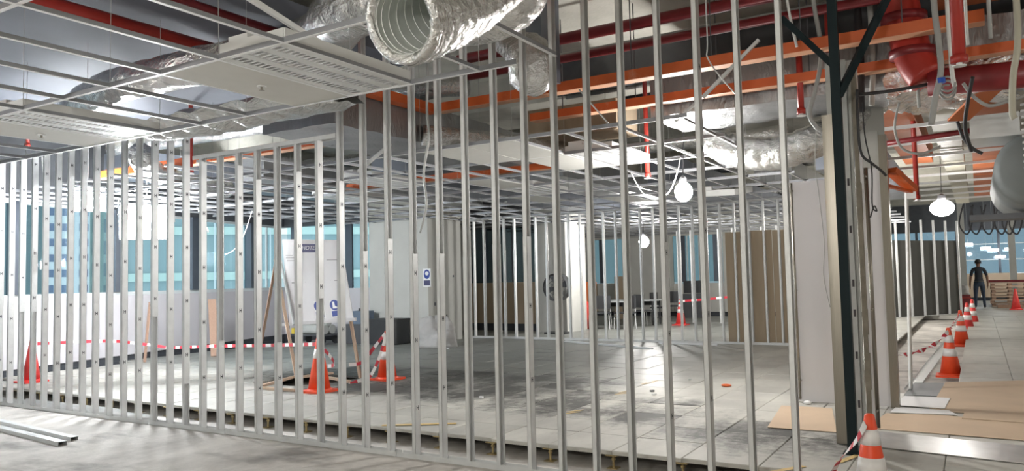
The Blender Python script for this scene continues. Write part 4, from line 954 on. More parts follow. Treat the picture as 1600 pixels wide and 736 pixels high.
a, b = at(1470, 214, Y=8.8), at(1555, 132, Y=7.9)
tag(MB().bar(a.lerp(b, .35), b, .20, .02).build('slanting_board', 'orange_box'), 'slanting orange board beside the bright foil wrap', 'board')
# cross struts under the corridor ducts
sm = MB().bx(-1.15, .62, -.02, .02, 0, .04).mesh('cross_strut', 'galv')
for k in range(9):
    y = 10.2 + 1.4 * k; o = link('cross_strut', sm, loc=(0, y, 3.29)); tag(o, 'thin steel strut across the underside of the corridor ducts, %s from the front' % ORD[k], 'strut', 'cross struts under the corridor ducts')
pipe([(-1.1, 9.75, 3.05), (.42, 9.65, 3.12)], .03, 'red_dark', 'thin dark red pipe crossing the corridor ceiling', name='sprinkler_pipe')
tag(MB().bar(at(1392, 266, Y=9.1), at(1426, 296, Y=9.45), .12, .06).bar(at(1386, 290, Y=9.1), at(1424, 300, Y=9.45), .05, .03).build('orange_bracket', 'orange'), 'bright orange bracket at the top of the stainless door post', 'bracket')
tag(MB().box(at(1424, 305, Y=9.46), (.09, .06, .08)).build('junction_box', 'pan'), 'small white junction box under the orange bracket', 'junction box')
# tank unit at the far right
ah = thing('air_handler', 'rounded grey-green air unit hanging at the far right above the corridor', 'air unit')
p = at(1572, 280, Y=9.5)
MB().tube([(p.x + .22, 8.75, p.z + .02), (p.x + .22, 8.8, p.z + .02), (p.x + .22, 11.4, p.z + .02), (p.x + .22, 11.45, p.z + .02)], [.28, .34, .34, .28], 28).build('drum', 'ahu', ah, True)
MB().bx(p.x - .30, p.x + .12, 8.9, 9.6, p.z + .37, p.z + .60).build('cover_box', 'pan', ah)
mb = MB()
for k in range(16): mb.bx(p.x + .12, p.x + .6, 8.60, 8.64, p.z - .30 + k * .06, p.z - .30 + k * .06 + .018)
mb.build('fin_coil', 'galv', ah)
MB().bx(p.x - .35, p.x + .2, 9.8, 10.2, p.z - .40, p.z - .34).build('drip_tray', 'dark_grey', ah)
tag(MB().bx(-1.9, -1.2, 11.5, 17.5, 3.05, 3.6).build('corridor_duct', 'duct_grey'), 'dark grey duct over the left side of the corridor', 'duct')
# cables
def cable(pts, r, mt, label, name='cable', n=6, g=None, sub=8): return tag(MB().tube(spline(pts, sub), r, n).build(name, mt, smooth=True), label, 'cable', g)
cable([(at(668, 110, Y=6.3).x, 6.3, 4.59), at(668, 110, Y=6.3), at(667, 170, Y=6.3), at(670, 215, Y=6.3), at(662, 270, Y=6.3), at(666, 320, Y=6.3), at(656, 364, Y=6.3)], .013, 'grey_pipe', 'grey flexible conduit hanging free behind the middle studs', 'hanging_conduit', 8)
cable([at(66, 240, Y=5.62), at(70, 290, Y=5.62), at(72, 350, Y=5.62), at(68, 410, Y=5.62), at(73, 470, Y=5.62), at(70, 560, Y=5.62), at(69, 590, Y=5.62)], .014, 'cable_w', 'white cable hanging down behind the far left studs', n=8)
cable([(at(1269, -20, Y=7.3).x, 7.3, 4.59), at(1271, 0, Y=7.3), at(1281, 60, Y=7.3), at(1282, 100, Y=7.3), at(1274, 140, Y=7.3), at(1265, 178, Y=7.3), at(1275, 198, Y=7.3), at(1284, 204, Y=7.3)], .020, 'cable', 'thick grey cable curving down right of the last studs', n=8)
cable([(at(1457, -10, Y=6.6).x, 6.6, 4.59), at(1459, 0, Y=6.6), at(1466, 60, Y=6.6), at(1470, 110, Y=6.6), at(1462, 150, Y=6.6), at(1455, 195, Y=6.6)], .022, 'cable', 'thick grey cable with blue tape hanging at the upper right', n=8)
o = tag(MB().tube([at(1470, 122, Y=6.6) , at(1471, 130, Y=6.6)], .03, 8).build('tape_wrap', 'blue_tie'), 'blue tape wrapped on the thick grey cable', 'tape')
cable([(at(1480, 10, Y=6.7).x, 6.7, 4.59), at(1482, 40, Y=6.7), at(1485, 80, Y=6.7), at(1488, 115, Y=6.7), at(1492, 135, Y=6.7)], .016, 'cable_w', 'straight pale conduit hanging left of the white sprinkler head', n=8)
L_ = [at(1481 + 12 * math.cos(k * .7), 128 + 13 * math.sin(k * .7) + k * .7, Y=6.65 + .01 * k) for k in range(26)]
cable(L_, .009, 'cable', 'tangled coil of grey cable hanging over the bright foil wrap', 'cable_coil', 6, sub=3)
cable([(at(1587, -10, Y=6.4).x, 6.4, 4.59), at(1588, 0, Y=6.4), at(1590, 70, Y=6.4), at(1583, 120, Y=6.4), at(1582, 175, Y=6.4), at(1586, 185, Y=6.4)], .022, 'cream', 'cream conduit hanging at the right edge of the picture', n=8)
cable([at(1496, 190, Y=8), at(1505, 215, Y=8), at(1520, 232, Y=8), at(1535, 240, Y=8)], .016, 'cable_b', 'black cable looping under the bright foil wrap', n=6)
cable([at(1339, 140, Y=7.0), at(1341, 200, Y=7.0), at(1346, 240, Y=7.0), at(1362, 255, Y=7.0), at(1376, 266, Y=7.1), at(1384, 274, Y=7.2)], .012, 'cable_b', 'black cable running down the raw grey board to the door post', n=6)
cable([at(1347, 160, Y=7.0), at(1352, 215, Y=7.0), at(1362, 265, Y=7.0), at(1363, 320, Y=7.0), at(1370, 330, Y=7.0), at(1366, 322, Y=7.0), at(1360, 340, Y=7.0)], .006, 'cable_b', 'thin black wire curling beside the long door pull', n=5)
cable([at(1320, 149, Y=7.3), at(1360, 146, Y=7.3), at(1400, 141, Y=7.4), at(1450, 132, Y=7.5)], .016, 'cable_b', 'black cable strung right from the steel post', n=6)
cable([at(1275, 200, Y=8.0), at(1274, 260, Y=8.2), at(1279, 300, Y=8.6), at(1288, 380, Y=8.8), at(1287, 430, Y=8.9), at(1297, 480, Y=8.9)], .004, 'cable', 'thin grey wire hanging down the white door leaf', n=5)
cable([(at(1338, 0, Y=7.8).x, 7.8, 4.59), at(1340, 20, Y=7.8), at(1344, 90, Y=7.8), at(1345, 175, Y=7.8)], .035, 'black_pipe', 'vertical black pipe right of the steel post', 'vertical_pipe', 8)
cable([(at(1357, 0, Y=7.88).x, 7.88, 4.59), at(1360, 20, Y=7.88), at(1364, 100, Y=7.88), at(1362, 165, Y=7.88)], .026, 'plaster', 'vertical pale pipe right of the black pipe', 'vertical_pipe', 8)
cable([(at(1226, -20, Y=7.0).x, 7.0, 4.59), at(1229, -5, Y=7.0), at(1245, 73, Y=7.0)], .012, 'cable_w', 'straight white conduit end hanging over the upper orange tray', 'conduit_end', 8)
cable([at(1416, 290, Y=10.5), Vector((at(1421, 580, Y=10.5).x, 10.5, .002))], .022, 'cable_w', 'tall white conduit standing on the trench edge beside the door post', 'conduit_pole', 8)
cable([at(986, 270, Y=9.3), at(1003, 300, Y=9.3), at(1022, 312, Y=9.2), at(1045, 300, Y=9.1), at(1058, 270, Y=9), at(1063, 245, Y=9)], .008, 'cable_w', 'white cable swagged to the hanging bulb by the right studs')
cable([at(310, 328, Y=8.0), at(318, 345, Y=8.0), at(326, 362, Y=8.0)], .010, 'cable_w', 'short white wire slanting behind the left studs')
cable([at(352, 398, Y=9.0), at(366, 390, Y=9.0), at(380, 370, Y=9.0), at(394, 330, Y=9.0)], .008, 'cable_w', 'white wire curving up behind the studs left of the notice board')
cable([at(905, 140, Y=6.2), at(950, 192, Y=6.2)], .007, 'galv', 'thin brace wire slanting down behind the middle right studs', 'brace_wire', 5)
cable([(at(1104, 30, Y=6.0).x, 6.0, 4.59), at(1105, 55, Y=6.0), at(1108, 95, Y=6.0), at(1150, 148, Y=6.4)], .006, 'galv', 'thin wire hanging then slanting behind the right studs', 'brace_wire', 5)
for k, (x, y0_, y1_, Y_, r_, mt_) in enumerate(((1436, 62, 168, 7.6, .014, 'grey_pipe'), (1398, -8, 92, 8.6, .018, 'black_pipe'), (1512, -8, 70, 7.0, .012, 'cable_w'), (1548, -8, 60, 7.2, .016, 'grey_pipe'), (1380, 20, 150, 8.4, .010, 'cable'))):
    a = at(x, y1_, Y=Y_); b = at(x, max(y0_, 10), Y=Y_)
    pipe([(a.x, Y_, a.z), (a.x, Y_, 4.59)], r_, mt_, ['grey rod hanging in front of the bright foil wrap at the upper right', 'black rod between the steel post brace and the red main', 'thin white rod hanging beside the white sprinkler head', 'grey rod hanging near the right edge above the orange trays', 'thin grey cord hanging left of the red main'][k], 'rod', 'hanging_rod', 8)
cable([at(1505, 130, Y=7.0), at(1520, 150, Y=7.0), at(1545, 165, Y=7.0), at(1575, 158, Y=7.0), at(1600, 150, Y=7.0)], .014, 'cable', 'grey cable sagging across to the right edge below the dark red pipe')
cable([at(1405, 160, Y=7.6), at(1398, 200, Y=7.7), at(1410, 232, Y=7.8), at(1440, 240, Y=7.8), at(1470, 228, Y=7.8)], .012, 'cable', 'grey cable looping under the bright foil wrap to the left')
cable([at(1520, 120, Y=6.9), at(1512, 160, Y=7.0), at(1508, 200, Y=7.2), at(1518, 236, Y=7.4)], .016, 'cable_b', 'black cable hanging down right of the cable coil')
for k in range(6):
    x = (1505, 1520, 1540, 1560, 1572, 1583)[k]
    cable([at(x, 320, Y=13), at(x - 6, 350, Y=13), at(x + 6, 366, Y=13), at(x + 14, 345, Y=13), at(x + 12, 322, Y=13)], .012, 'cable_b', ['first', 'second', 'third', 'fourth', 'fifth', 'sixth'][k] + ' black cable loop from the corridor bulb, beyond the air unit', g='cable loops beyond the air unit')

# ================================================================== lamps
def bulb(p, r, label, mt='bulb', cord=1.6, sq=(1, 1, 1.15)):
    t = thing('hanging_bulb', label, 'light bulb', None, p)
    MB().ball((0, 0, 0), r, 20, sq=sq).build('globe', mt, t, True)
    MB().lathe((0, 0, r * 1.05), [(r * .45, 0), (r * .4, .06), (.015, .09)], 14).build('socket', 'socket', t)
    MB().tube(spline([(0, 0, r + .12), (.02, .01, cord * .5), (-.015, 0, min(cord, ZC - p[2] - .003))], 5), .006, 6).build('cord', 'cable_b', t)
    return t
bulb(at(1068, 300, Y=9.0), .105, 'bright bulb hanging between the right studs')
bulb(at(1006, 378, Y=18.5), .125, 'bright bulb hanging in the rear room beyond the second stud frame')
bulb(at(1472, 325, Y=15.0), .15, 'bright bulb hanging over the corridor', 'bulb_dim', cord=3, sq=(1.25, 1.25, .95))
def flood(px, y, label, wd, ht, rz):
    p = at(*px, Y=y); t = thing('work_floodlight', label, 'floodlight', None, p, rz)
    MB().bx(-wd / 2, wd / 2, -.01, .07, -ht / 2, ht / 2).build('lens', 'flood', t)
    mb = MB()
    for s in (-1, 1): mb.bx(s * (wd / 2 + .012) - .010, s * (wd / 2 + .012) + .010, 0, .06, -ht / 2 - .02, ht / 2 + .02).bx(-wd / 2, wd / 2, 0, .06, s * (ht / 2 + .012) - .010, s * (ht / 2 + .012) + .010)
    mb.build('housing', 'dark_grey', t)
    MB().tube([(-wd / 2 - .035, .04, 0), (-wd / 2 - .035, .04, ht / 2 + .12), (wd / 2 + .035, .04, ht / 2 + .12), (wd / 2 + .035, .04, 0)], .012, 6).build('bracket', 'galv', t)
    MB().tube([(0, .04, ht / 2 + .12), (0, .04, ZC - p.z - .003)], .012, 6).build('drop_rod', 'galv', t)
    return t
flood((135, 312), 6.7, 'glaring white floodlight behind the far left studs, the upper one', .50, .34, .75)
flood((228, 347), 7.0, 'glaring white floodlight behind the left studs, the larger lower one', .72, .50, .75)
def added_lamp(p, label, r_=.16):  # lamps out of view, added to brighten the room
    t = thing('unseen_lamp', label, 'work lamp', None, p)
    MB().ball((0, 0, 0), r_, 18).build('globe', 'lamp', t, True)
    MB().tube([(0, 0, r_ + .005), (0, 0, ZC - p[2] - .003)], .012, 6).build('stem', 'galv', t)
added_lamp((-6.6, .9, 2.85), 'globe work lamp hanging left of the camera, outside the picture', .10)
added_lamp((-1.2, -1.8, 2.85), 'globe work lamp hanging behind the camera, outside the picture', .185)
added_lamp((3.4, 5.6, 3.0), 'globe work lamp hanging over the doorway floor right of the picture', .085)
added_lamp((4.2, 16.0, 2.9), 'globe work lamp hanging over the corridor right of the picture', .07)
added_lamp((4.2, 31.0, 2.7), 'globe work lamp hanging at the corridor end right of the picture')
added_lamp((-2.6, 24.0, 2.6), 'globe work lamp hanging deep behind the tan boards, hidden in the picture', .16)
added_lamp((-2.4, 21.0, 2.7), 'globe work lamp hanging behind the tan boards, hidden in the picture', .11)
# ================================================================== corridor end
db0, db1 = Vector((-2.45, 25.5, 0)), Vector((-.56, 28.65, 0)); dd = (db1 - db0); dr_ = math.atan2(dd.y, dd.x); n5 = 6
for k in range(n5):
    p = db0.lerp(db1, (k + .5) / n5)
    o = MB().box((0, 0, 1.33), (dd.length / n5 - .008, .02, 2.36)).build('dark_board', 'mdf_dark'); o.location = (p.x, p.y, 0); o.rotation_euler = (0, 0, dr_)
    tag(o, 'dark board of the far corridor partition, %s of six from the left' % ('first', 'second', 'third', 'fourth', 'fifth', 'last')[k], 'board', 'dark boards of the far corridor partition')
fp = thing('far_frame', 'steel stud frame standing in front of the dark corridor boards', 'partition frame', None, (db0.x, db0.y, 0), dr_)
for k in range(n5 + 1): MB().box((dd.length * k / n5, -.06, 1.65), (.038, .06, 3.0)).build('stud', 'galv', fp)
MB().box((dd.length / 2, -.06, .16), (dd.length, .07, .015)).build('bottom_track', 'galv', fp)
ew = struct('wall_end', MB().bx(-6, 6.3, 40.0, 40.15, .15, .30), 'skirt')
for k in range(10):
    x = -6 + 1.22 * k; MB().bx(x + .004, x + 1.212, 39.95, 39.99, .3, 1.35 + .01 * (k % 3)).build('hoarding_board', 'card', ew)
MB().bx(-6, 6.3, 39.9, 40.2, 3.3, ZC - .003).build('head_panel', 'dark_grey', ew)
wn = MB().bx(-6, 6.3, 40.05, 40.07, 1.36, 3.3).build('window_10', 'glass_blue'); wn['kind'] = 'structure'
for k in range(8): MB().bx(-5.6 + 1.6 * k, -5.5 + 1.6 * k, 39.98, 40.049, 1.36, 3.3).build('mullion', 'mull', wn)
for k in range(2): MB().bx(-6, 6.3, 39.99, 40.049, 1.95 + .7 * k, 1.99 + .7 * k).build('transom', 'mull_w', wn)
for k, (x, y) in enumerate(((1540, 388), (1552, 391), (1563, 401), (1512, 382), (1578, 389))):
    p = at(x, y, Y=38.5)
    t = thing('strip_lamp', ['lit strip lamp far along the corridor, left of the middle pair', 'lit strip lamp far along the corridor, right of the middle pair', 'lit lamp far along the corridor, lowest one', 'small lit lamp far along the corridor, leftmost', 'lit lamp far along the corridor, rightmost'][k], 'lamp', None, p)
    MB().box((0, 0, 0), (.38, .10, .10)).build('diffuser', 'screen_lamp', t); MB().bx(-.004, .004, -.004, .004, .051, ZC - p.z - .003).build('stem', 'galv', t)
for k, x in enumerate((1508, 1586)):
    p = at(x, 470, Y=37.5); tag(MB().bx(p.x - .12, p.x + .12, 37.4, 37.6, .151, ZC - .002).build('column', 'plaster'), ['grey column far along the corridor behind the person', 'grey column far along the corridor above the lone red cone'][k], 'column')
tag(MB().bx(.3, 3.4, 35.6, 35.75, 1.02, 1.12).bx(.4, .5, 35.62, 35.73, .151, 1.02).bx(3.2, 3.3, 35.62, 35.73, .151, 1.02).build('red_rail', 'red_dark'), 'dark red rail behind the pallet stack', 'rail')
# pallets
def pallet(loc, label, rz=0):
    t = thing('pallet', label, 'pallet', 'stacked pallets at the corridor end', loc, rz)
    for k in range(6): MB().bx(-.6, .6, -.5 + .18 * k, -.5 + .18 * k + .10, .105, .125).build('deck_board', 'wood', t)
    for y in (-.45, 0, .45):
        for x_ in (-.53, 0, .53): MB().bx(x_ - .06, x_ + .06, y - .04, y + .04, .0201, .1049).build('block', 'wood_brown', t)
    for y in (-.45, 0, .45): MB().bx(-.6, .6, y - .05, y + .05, 0, .02).build('bottom_board', 'wood', t)
    return t
ordn = ('bottom', 'second', 'third', 'fourth', 'fifth', 'sixth', 'top')
p0 = None
for s, x in enumerate((.98, 2.3)):
    for k in range(7):
        lab = 'wooden pallet in the %s stack behind the lone red cone, %s from the floor' % (('left', 'right')[s], ordn[k])
        loc = (x + random.uniform(-.04, .04), 34.2 + random.uniform(-.04, .04), .152 + .1265 * k)
        if p0 is None: p0 = pallet(loc, lab)
        else: copy_thing(p0, loc, random.uniform(-.04, .04), lab)
tag(MB().bx(.55, 2.6, 32.6, 33.2, .152, .26).build('board_stack', 'wood_brown'), 'low brown stack of boards behind the lone red cone', 'boards')
rb = thing('red_bin', 'dark red bin with a pale bag on it, left of the standing person', 'bin')
MB().bx(-.62, -.25, 29.6, 30.1, .152, .72).build('body', 'red_dark', rb); MB().bx(-.64, -.23, 29.57, 30.13, .60, .66).build('rim', 'red', rb)
lump('pale_bag', (-.43, 29.85, .722), .17, .2, .32, 'tarp', 'pale bag lying on the dark red bin', 'bag', .3, 6, 20)
# ------------------------------------------------------------------ the person, seen from behind
def person(loc, rz, label):
    t = thing('person', label, 'person', None, loc, rz)
    J = {'pel': (0, 0, .93, .135), 'wai': (0, .01, 1.08, .125), 'che': (0, .01, 1.28, .150), 'sho': (0, 0, 1.43, .115), 'nek': (0, .01, 1.50, .055), 'chi': (0, .03, 1.57, .070), 'hed': (0, .02, 1.66, .098), 'top': (0, .005, 1.715, .070)}
    E_ = [('pel', 'wai'), ('wai', 'che'), ('che', 'sho'), ('sho', 'nek'), ('nek', 'chi'), ('chi', 'hed'), ('hed', 'top')]
    for s, q in ((-1, 'l'), (1, 'r')):
        stag = .05 * s
        J.update({'hip' + q: (.095 * s, 0, .88, .105), 'kne' + q: (.125 * s, .02 + stag, .50, .066), 'ank' + q: (.15 * s, -.02 + stag * 1.6, .085, .046), 'toe' + q: (.17 * s, .13 + stag * 1.6, .04, .038),
                  'shj' + q: (.175 * s, 0, 1.405, .070), 'elb' + q: (.255 * s, -.03, 1.14, .048), 'wri' + q: (.275 * s, .05, .90, .032), 'pal' + q: (.277 * s, .065, .83, .034)})
        E_ += [('pel', 'hip' + q), ('hip' + q, 'kne' + q), ('kne' + q, 'ank' + q), ('ank' + q, 'toe' + q), ('sho', 'shj' + q), ('shj' + q, 'elb' + q), ('elb' + q, 'wri' + q), ('wri' + q, 'pal' + q)]
        for f_, (dy, ln) in enumerate(((.03, .075), (.01, .085), (-.01, .08), (-.028, .065))):
            J['f%d%s' % (f_, q)] = (.279 * s, .068 + dy, .79, .010); J['g%d%s' % (f_, q)] = (.270 * s, .078 + dy, .79 - ln, .008)
            E_ += [('pal' + q, 'f%d%s' % (f_, q)), ('f%d%s' % (f_, q), 'g%d%s' % (f_, q))]
        J['th' + q] = (.262 * s, .118, .82, .010); J['ti' + q] = (.255 * s, .128, .77, .008); E_ += [('pal' + q, 'th' + q), ('th' + q, 'ti' + q)]
    keys = list(J); me = bpy.data.meshes.new('body'); me.from_pydata([J[k][:3] for k in keys], [(keys.index(a_), keys.index(b_)) for a_, b_ in E_], [])
    o = bpy.data.objects.new('body', me); COL.objects.link(o); md = o.modifiers.new('skin', 'SKIN'); 
    if not me.skin_vertices: me.attributes.new('skin', 'FLOAT', 'POINT') if False else None
    for k, sv in zip(keys, me.skin_vertices[0].data if me.skin_vertices else []):
        sv.radius = (J[k][3], J[k][3] * (.72 if k in ('pel', 'wai', 'che', 'sho') else 1)); sv.use_root = k == 'pel'
    sd = o.modifiers.new('sub', 'SUBSURF'); sd.levels = 1; sd.render_levels = 1
    bpy.context.view_layer.update()
    m2 = bpy.data.meshes.new_from_object(o.evaluated_get(bpy.context.evaluated_depsgraph_get())); bpy.data.objects.remove(o); m2.name = 'body'
    m2.materials.clear()
    for q in ('skin', 'shirt', 'jeans', 'shoe'): m2.materials.append(M[q])
    for p in m2.polygons:
        x, y, z = p.center
        p.use_smooth = True
        if z < .10: p.material_index = 3
        elif z < .96 and abs(x) < .24: p.material_index = 2
        elif z < 1.49 and not (abs(x) > .225 and z < 1.17): p.material_index = 1
    b_ = link('body', m2, t)
    mb = MB(); mb.ball((0, .003, 1.685), .107, 16, sq=(.98, 1.05, .85)); hair = mb.build('hair', 'hair', t, True)
    MB().ball((0, .125, 1.63), .016, 8).build('nose', 'skin', b_, True)
    for s in (-1, 1): MB().ball((s * .097, .015, 1.635), .022, 8, sq=(.5, 1, 1.4)).build('ear', 'skin', b_, True); MB().ball((s * .035, .112, 1.655), .011, 8).build('eye', 'ink', b_, True)
    MB().box((0, .118, 1.585), (.045, .01, .008)).build('mouth', 'red_dark', b_)
    MB().lathe((0, 0, .955), [(.150, 0), (.148, .04)], 20).build('belt', 'black_pl', t)
    t.children[-1].scale = (1, .76, 1)
    return t
person((.02, 32.3, .152), .12, 'person in dark shirt and jeans standing with back turned in the far corridor')
# ================================================================== rear room beyond the second stud frame
rwl = struct('wall_rear_left', MB().bx(-12.6, -10.25, 18.4, 18.5, .15, .35), 'skirt')
for k in range(2): MB().bx(-12.6 + 1.2 * k, -11.41 + 1.2 * k - .01, 18.35, 18.39, .35, 1.5).build('hoarding_panel', 'mdf', rwl)
MB().bx(-12.6, -10.25, 18.38, 18.5, 3.05, ZC - .003).build('head_panel', 'dark_grey', rwl)
wn = MB().bx(-12.6, -10.26, 18.43, 18.442, 1.502, 3.05).build('window_11', 'glass_blue'); wn['kind'] = 'structure'
for x in (-12.1, -11.15, -10.4): MB().bx(x - .05, x + .05, 18.37, 18.428, 1.502, 3.05).build('mullion', 'mull', wn)
struct('wall_rear_pillar', MB().bx(-10.24, -9.3, 18.0, 19.2, .15, ZC - .002), 'plaster')
struct('wall_rear_side', MB().bx(-12.8, -12.62, 15.6, 26.4, .15, ZC - .002), 'plaster')
YB = 26.5
rb_ = struct('wall_rear_back', MB().bx(-16, -2.6, YB, YB + .1, .15, .3), 'skirt')
MB().bx(-16, -2.6, YB - .02, YB + .1, 3.0, ZC - .003).build('head_panel', 'plaster', rb_)
xa, xb, xc, xd = (at(q, 430, Y=YB).x for q in (982, 1052, 1132, 1145))
MB().bx(xa, xb, YB - .35, YB + .1, .3, 3.0).build('pillar_cladding', 'plaster', rb_)
MB().bx(xc, -2.6, YB - .1, YB + .1, .3, 3.0).build('wall_panel', 'plaster', rb_)
k = 0; x = -16
while x < xa - .1:
    MB().bx(x + .004, min(x + 1.21, xa - .01), YB - .05, YB - .01, .3, 1.35).build('low_panel', 'mdf' if k % 3 else 'plaster', rb_); x += 1.22; k += 1
MB().bx(xb + .01, xc - .01, YB - .05, YB - .01, .3, 1.3).build('low_panel', 'plaster', rb_)
for nm, x0, x1 in (('window_12', -16, xa - .01), ('window_13', xb + .01, xc - .01)):
    wn = MB().bx(x0, x1, YB + .02, YB + .032, 1.36, 3.0).build(nm, 'glass'); wn['kind'] = 'structure'; x = x0 + .4
    while x < x1 - .1:
        MB().bx(x - .07, x + .07, YB - .06, YB + .018, 1.36, 3.0).build('mullion', 'mull', wn)
        if x + .6 < x1: MB().bx(x + .55, x + .59, YB - .03, YB + .018, 1.36, 3.0).build('window_frame', 'mull_w', wn)
        MB().bx(x + .12, x + .15, YB - .03, YB + .018, 1.36, 3.0).build('window_frame', 'mull_w', wn); x += 1.15
sw3 = thing('stud_wall', 'third steel stud frame in the rear room behind the tables', 'partition frame')
for k in range(9):
    mb = MB(); x = at(1038, 430, Y=22.6).x + .42 * k; cstud(mb, x, 22.6, .152, 2.95, True); mb.build('stud', 'galv', sw3)
x = at(1038, 430, Y=22.6).x
for z in (.151, 2.95): MB().bx(x - .05, x + 3.5, 22.59, 22.69, z, z + .004).build('track', 'galv', sw3)
# drum fan
fn = thing('drum_fan', 'round dark drum fan on the grey pillar of the rear room', 'fan', None, at(867, 449, Y=17.6))
MB().tube([(0, .0, 0), (0, .26, 0)], .36, 28, cap=False).build('drum', 'black_pl', fn, True)
mb = MB()
for rr_ in (.10, .19, .28, .355): mb.tube([(rr_ * math.cos(q * .2618), -.005, rr_ * math.sin(q * .2618)) for q in range(25)], .006, 5)
for q in range(10): mb.tube([(.06 * math.cos(q * .6283), -.006, .06 * math.sin(q * .6283)), (.355 * math.cos(q * .6283), -.006, .355 * math.sin(q * .6283))], .005, 5)
mb.build('grille', 'dark_grey', fn)
for q in range(4):
    a_ = q * math.pi / 2 + .3; ca, sa = math.cos(a_), math.sin(a_)
    MB().add([(ca * .05 - sa * .03, .10, sa * .05 + ca * .03), (ca * .33 - sa * .09, .07, sa * .33 + ca * .09), (ca * .33 + sa * .09, .14, sa * .33 - ca * .09), (ca * .05 + sa * .03, .12, sa * .05 - ca * .03), (ca * .05 - sa * .03, .105, sa * .05 + ca * .03), (ca * .33 - sa * .09, .075, sa * .33 + ca * .09), (ca * .33 + sa * .09, .145, sa * .33 - ca * .09), (ca * .05 + sa * .03, .125, sa * .05 - ca * .03)], [(0, 1, 2, 3), (7, 6, 5, 4)]).build('blade', 'dark_grey', fn)
z_ = at(867, 449, Y=17.6).z
MB().bx(-.05, .05, .05, .15, .152 - z_, -.36).bx(-.3, .3, -.1, .3, .152 - z_, .19 - z_).build('stand', 'black_pl', fn)
tag(MB().bar(at(905, 440, Y=20.0) , Vector((at(903, 480, Y=20).x, 19.6, .155)), 1.1, .03).build('orange_board', 'orange_box'), 'orange board leaning beside the drum fan', 'board')
p = at(914, 485, Y=19.5); lump('red_bag', (p.x, 19.47, .152), .24, .14, .85, 'red_bag', 'bright red bag beside the leaning orange board', 'bag', .2, 2, 20)
# tables
def table(loc, label, wd=1.5, dp=.7, rz=0):
    t = thing('folding_table', label, 'table', 'tables in the rear room', loc, rz)
    MB().bx(-wd / 2, wd / 2, -dp / 2, dp / 2, .71, .74).build('table_top', 'mull_w', t)
    for sx in (-1, 1):
        for sy in (-1, 1): MB().box((sx * (wd / 2 - .08), sy * (dp / 2 - .06), .355), (.035, .035, .709)).build('leg', 'black_pl', t)
        MB().box((sx * (wd / 2 - .08), 0, .2), (.03, dp - .16, .03)).build('stretcher', 'black_pl', t)
    MB().box((0, dp / 2 - .06, .62), (wd - .2, .02, .12)).build('modesty_panel', 'black_pl', t)
    return t
def pt(x, y_, Y_): p = at(x, y_, Y=Y_); return (p.x, Y_, .152)
tb1 = table(pt(947, 470, 20.6), 'pale-topped table in the rear room with a white helmet on it'); tb2 = copy_thing(tb1, pt(992, 470, 21.6), None, 'black-legged table with a pale top right in the rear room, nearest the bulb')
def chair(loc, rz, label):
    t = thing('chair', label, 'chair', 'dark chairs in the rear room', loc, rz)
    MB().bx(-.22, .22, -.22, .22, .43, .47).build('seat', 'black_pl', t); MB().bx(-.21, .21, .19, .23, .55, .92).build('backrest', 'black_pl', t)
    for sx in (-.2, .2):
        MB().tube([(sx, .21, .56), (sx, .21, .47)], .012, 6).build('back_post', 'galv', t)
        for sy in (-.19, .19): MB().tube([(sx, sy, .429), (sx * 1.1, sy * 1.15, 0)], .012, 6).build('leg', 'galv', t)
    return t
c1 = chair(pt(941, 480, 19.5), .3, 'dark chair in front of the left table in the rear room')
for (q, Y_, rz, lab) in ((976, 19.6, -.5, 'dark chair between the two tables in the rear room'), (1008, 20.7, 2.6, 'dark chair turned away beside the right table'), (1031, 23.0, 1.4, 'dark chair standing apart to the right of the tables'), (1050, 24.0, .2, 'dark chair near the far pillar beside the red cone')):
    copy_thing(c1, pt(q, 480, Y_), rz, lab)
hp = at(943, 456, Y=20.6)
hh = thing('hard_hat', 'white hard hat lying on the left table in the rear room', 'helmet', None, (hp.x, 20.6, .8935))
MB().ball((0, 0, .0), .125, 16, sq=(1, 1.15, 1)).build('shell', 'paper', hh, True); MB().lathe((0, 0, -.0005), [(.15, 0), (.15, .012)], 18).build('brim', 'paper', hh)
for v_ in hh.children[0].data.vertices:
    if v_.co.z < 0: v_.co.z = 0
tag(MB().bx(*(at(q, 450, Y=24.5).x for q in (962, 985)), 24.4, 24.5, .152, 1.6).build('tan_board', 'mdf'), 'tan board standing upright behind the tables', 'board')
dk = thing('site_desk', 'grey cabinet topped by a dark screen near the rear room windows', 'desk')
x0, x1 = (at(q, 460, Y=25.4).x for q in (1064, 1098)); MB().bx(x0, x1, 25.2, 25.8, .152, .95).build('body', 'dark_grey', dk); MB().bx(x0 + .1, x0 + .7, 25.4, 25.45, .98, 1.4).build('screen', 'black_pl', dk); MB().bx(x0 + .35, x0 + .45, 25.4, 25.45, .95, .98).build('screen_foot', 'black_pl', dk)
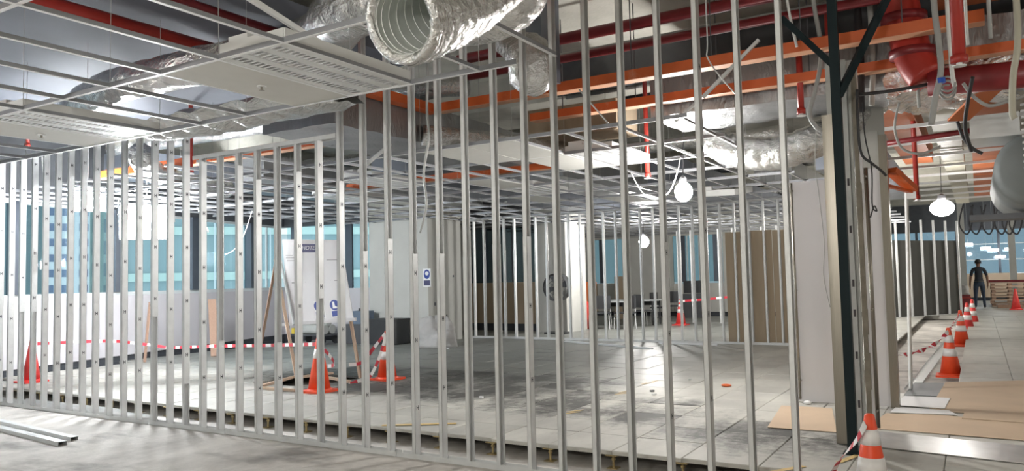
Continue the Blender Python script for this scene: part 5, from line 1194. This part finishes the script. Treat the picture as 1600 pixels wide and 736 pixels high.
# ================================================================== outside: office blocks across the street
def ray_pt(x, y, dist):
    d = RT * ((x - 800) / F) - UP * ((y - 368) / F) + fwd; h = math.hypot(d.x, d.y); return Vector((0, 0, CH)) + d / h * dist
def block(x0, x1, dist, zb, zt, label, mt):
    a_, b_ = ray_pt(x0, 430, dist), ray_pt(x1, 430, dist); d_ = b_ - a_; t = thing('office_block', label, 'building', None, (a_.x, a_.y, 0), math.atan2(d_.y, d_.x)); L = math.hypot(d_.x, d_.y)
    MB().bx(0, L, 0, 18, zb, zt).build('wall', mt, t); return t, L
t, L = block(64, 150, 190, -30, 60, 'white office block with a grid of bluish windows, seen through the far left windows', 'tower_w')
wm = None
for j in range(-3, 12):
    for i in range(int(L / 3.2)):
        if wm is None: wm = MB().bx(.6, 2.3, -.12, -.01, .9, 2.5).mesh('window', 'tower_d')
        link('window', wm, t, loc=(3.2 * i, 0, 3.3 * j))
t, L = block(140, 196, 110, -30, 40, 'pale green office block with small dark windows, seen behind the left floodlight', 'tower_g')
wm = None
for j in range(-3, 10):
    for i in range(int(L / 1.3)):
        if wm is None: wm = MB().bx(.25, .95, -.1, -.01, .3, 2.0).mesh('window', 'tower_t')
        link('window', wm, t, loc=(1.3 * i, 0, 2.8 * j))
t, L = block(180, 640, 66, -25, 45, 'teal glass office block with white floor bands across the street', 'tower_t')
bm = MB().bx(0, L, -.25, -.01, 0, .62).mesh('floor_band', 'tower_g'); fm = MB().bx(0, .10, -.35, -.26, -25, 45).mesh('fin', 'tower_w')
for j in range(-5, 11): link('floor_band', bm, t, loc=(0, 0, 2.05 + 3.6 * j))
for i in range(int(L / 2.1)): link('fin', fm, t, loc=(.8 + 2.1 * i, 0, 0))
t, L = block(-160, 66, 90, -25, 45, 'dull teal office block at the far left of the outlook', 'tower_t')
for j in range(-5, 11): link('floor_band', MB().bx(0, L, -.2, -.01, 0, 1.1).mesh('floor_band', 'tower_d') if j == -5 else bm2, t, loc=(0, 0, 1.2 + 3.4 * j)); bm2 = t.children[-1].data
t, L = block(700, 1180, 80, -25, 45, 'blue-green office block beyond the rear room windows', 'tower_t')
for j in range(-5, 11): link('floor_band', MB().bx(0, L, -.2, -.01, 0, .5).mesh('floor_band', 'tower_g') if j == -5 else bm2, t, loc=(0, 0, .6 + 3.6 * j)); bm2 = t.children[-1].data
